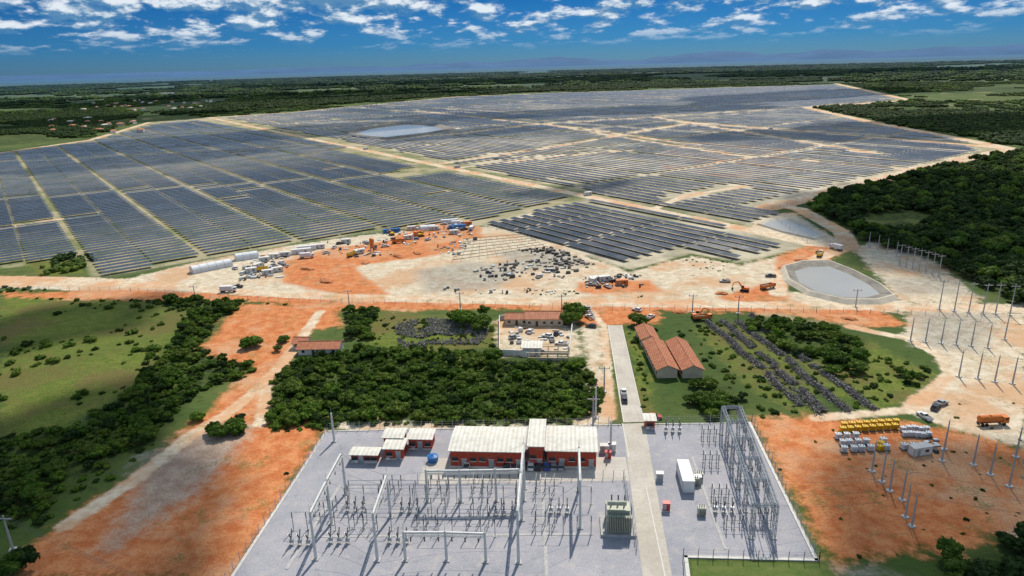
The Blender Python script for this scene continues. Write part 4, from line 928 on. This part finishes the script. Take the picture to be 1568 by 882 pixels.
scat_poly('thicket_shrubs',[[(395,600),(430,555),(560,530),(760,540),(890,545),(922,600),(918,634),(860,654),(560,650),(430,664),(392,642)]],2.2,0.4,1.2,CS,0.85,None,False,clear=0.3,extra=[yardk,compk])
scat_poly('forest_trees',[R_dark[1]],5.6,0.6,1.4,CD,0.97,(0.01,-0.45),True,extra=[meadow],pw=1.4)
scat_poly('bank_trees',[R_dark[3]],4.0,0.3,0.85,CT,0.88,(0.04,-0.38),True,pw=1.4)
scat_poly('bank_shrubs',[R_dark[3],[(190,448),(375,452),(372,470),(200,462)]],2.6,0.4,1.2,CS,0.8,(0.03,-0.4),True)
scat_poly('corner_trees',[R_dark[2]],4.5,0.4,0.9,CD,0.8,None,True)
scat_poly('hedge_trees',[R_dark[4],R_dark[5],[(1270,535),(1320,545),(1310,580),(1270,575)],[(530,475),(575,478),(570,520),(535,520),(525,500)],[(425,520),(455,515),(450,560),(425,560)],[(1375,560),(1440,565),(1420,590),(1380,585)],[(300,640),(385,640),(390,668),(305,668)]],3.4,0.35,0.85,CT,0.9,(0.08,-0.35),False,extra=[warek])
scat_poly('meadow_shrubs',[[(-250,452),(330,470),(240,640),(150,720),(-250,860)]],4.5,0.4,1.5,CS,0.5,(0.035,-0.03),True,pw=1.6)
scat_poly('verge_shrubs',[[(560,480),(760,495),(760,540),(560,545)],[(955,500),(975,505),(1010,640),(985,640)],[(1000,505),(1185,487),(1440,570),(1350,645),(1160,640),(1080,560)],[(925,640),(925,500),(940,500),(950,640)],[(1155,650),(1180,650),(1292,872),(1266,866)]],3.0,0.25,0.85,CS,0.45,None,True,extra=[streetk])
scat_poly('roadside_shrubs',[[(0,440),(560,466),(560,480),(0,455)],[(60,860),(0,860),(0,780),(150,720),(250,670),(130,770)]],3.4,0.4,1.1,CS,0.4,None,True)
scat_poly('bare_soil_shrubs',[R_orange[1],R_orange[2],R_sand[4],R_sand[1]],5,0.12,0.42,CS,0.18,(0.03,0.0),False)
scat_poly('farm_edge_shrubs',[[(1040,398),(1120,395),(1130,410),(1060,425)],[(900,410),(970,416),(1000,425),(930,425)],[(800,440),(1000,450),(1000,456),(800,452)]],3.5,0.2,0.5,CS,0.4,None,False)
for u,v,s_ in((710,500,1.5),(738,505,1.3),(697,492,1.1),(880,490,1.6),(873,497,1.2),(975,497,1.1),(740,482,0.9),(985,500,0.8),(383,532,0.9),(392,530,0.8),(377,535,0.7),(40,868,1.0),(20,880,1.0),(1090,640,.6)):
    place(random.choice(list(CT.objects)).data,'broadleaf_tree',P(u,v),U(0,6),s_)
def sector(r0,r1,a0=-62,a1=62,n_=24):
    return np.array([(r1*math.sin(math.radians(a0+(a1-a0)*i/n_)),r1*math.cos(math.radians(a0+(a1-a0)*i/n_))) for i in range(n_+1)]+[(r0*math.sin(math.radians(a1-(a1-a0)*i/n_)),r0*math.cos(math.radians(a1-(a1-a0)*i/n_))) for i in range(n_+1)])
site=poly([(120,440),(560,350),(760,340),(1250,380),(1260,470),(500,470)])
scat_poly('distant_tree_canopy',[sector(430,3200)],30,0.6,1.1,CP,0.85,(0.004,-0.15),True,extra=[meadow,site],clear=14)
scat_poly('far_tree_canopy',[sector(3200,11000)],85,1.4,3.0,CP,0.85,(0.0012,-0.22),True)
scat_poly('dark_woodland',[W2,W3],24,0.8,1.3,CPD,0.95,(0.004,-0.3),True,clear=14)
scat_poly('cloud_shade_woodland',[W1],42,1.4,2.0,CPD,0.95,(0.003,-0.3),True,clear=14)  # dense dark trees deepen the painted cloud-shadow strip
mb=MB()
for i in range(60):
    q=P(U(120,330),U(150,172)) if i%3 else P(U(70,220),U(182,205)); s_=U(8,16); r=U(0,3); h_=3.5
    mb.box((q.x,q.y,h_/2+1),(s_,s_*.6,h_+2),random.choice(('whitew','cream','whitew')),r); mb.box((q.x,q.y,h_+2.6),(s_*1.1,s_*.7,1.6),random.choice(('troof','wroof','troof')),r,0.35)
mb.build('distant_village')
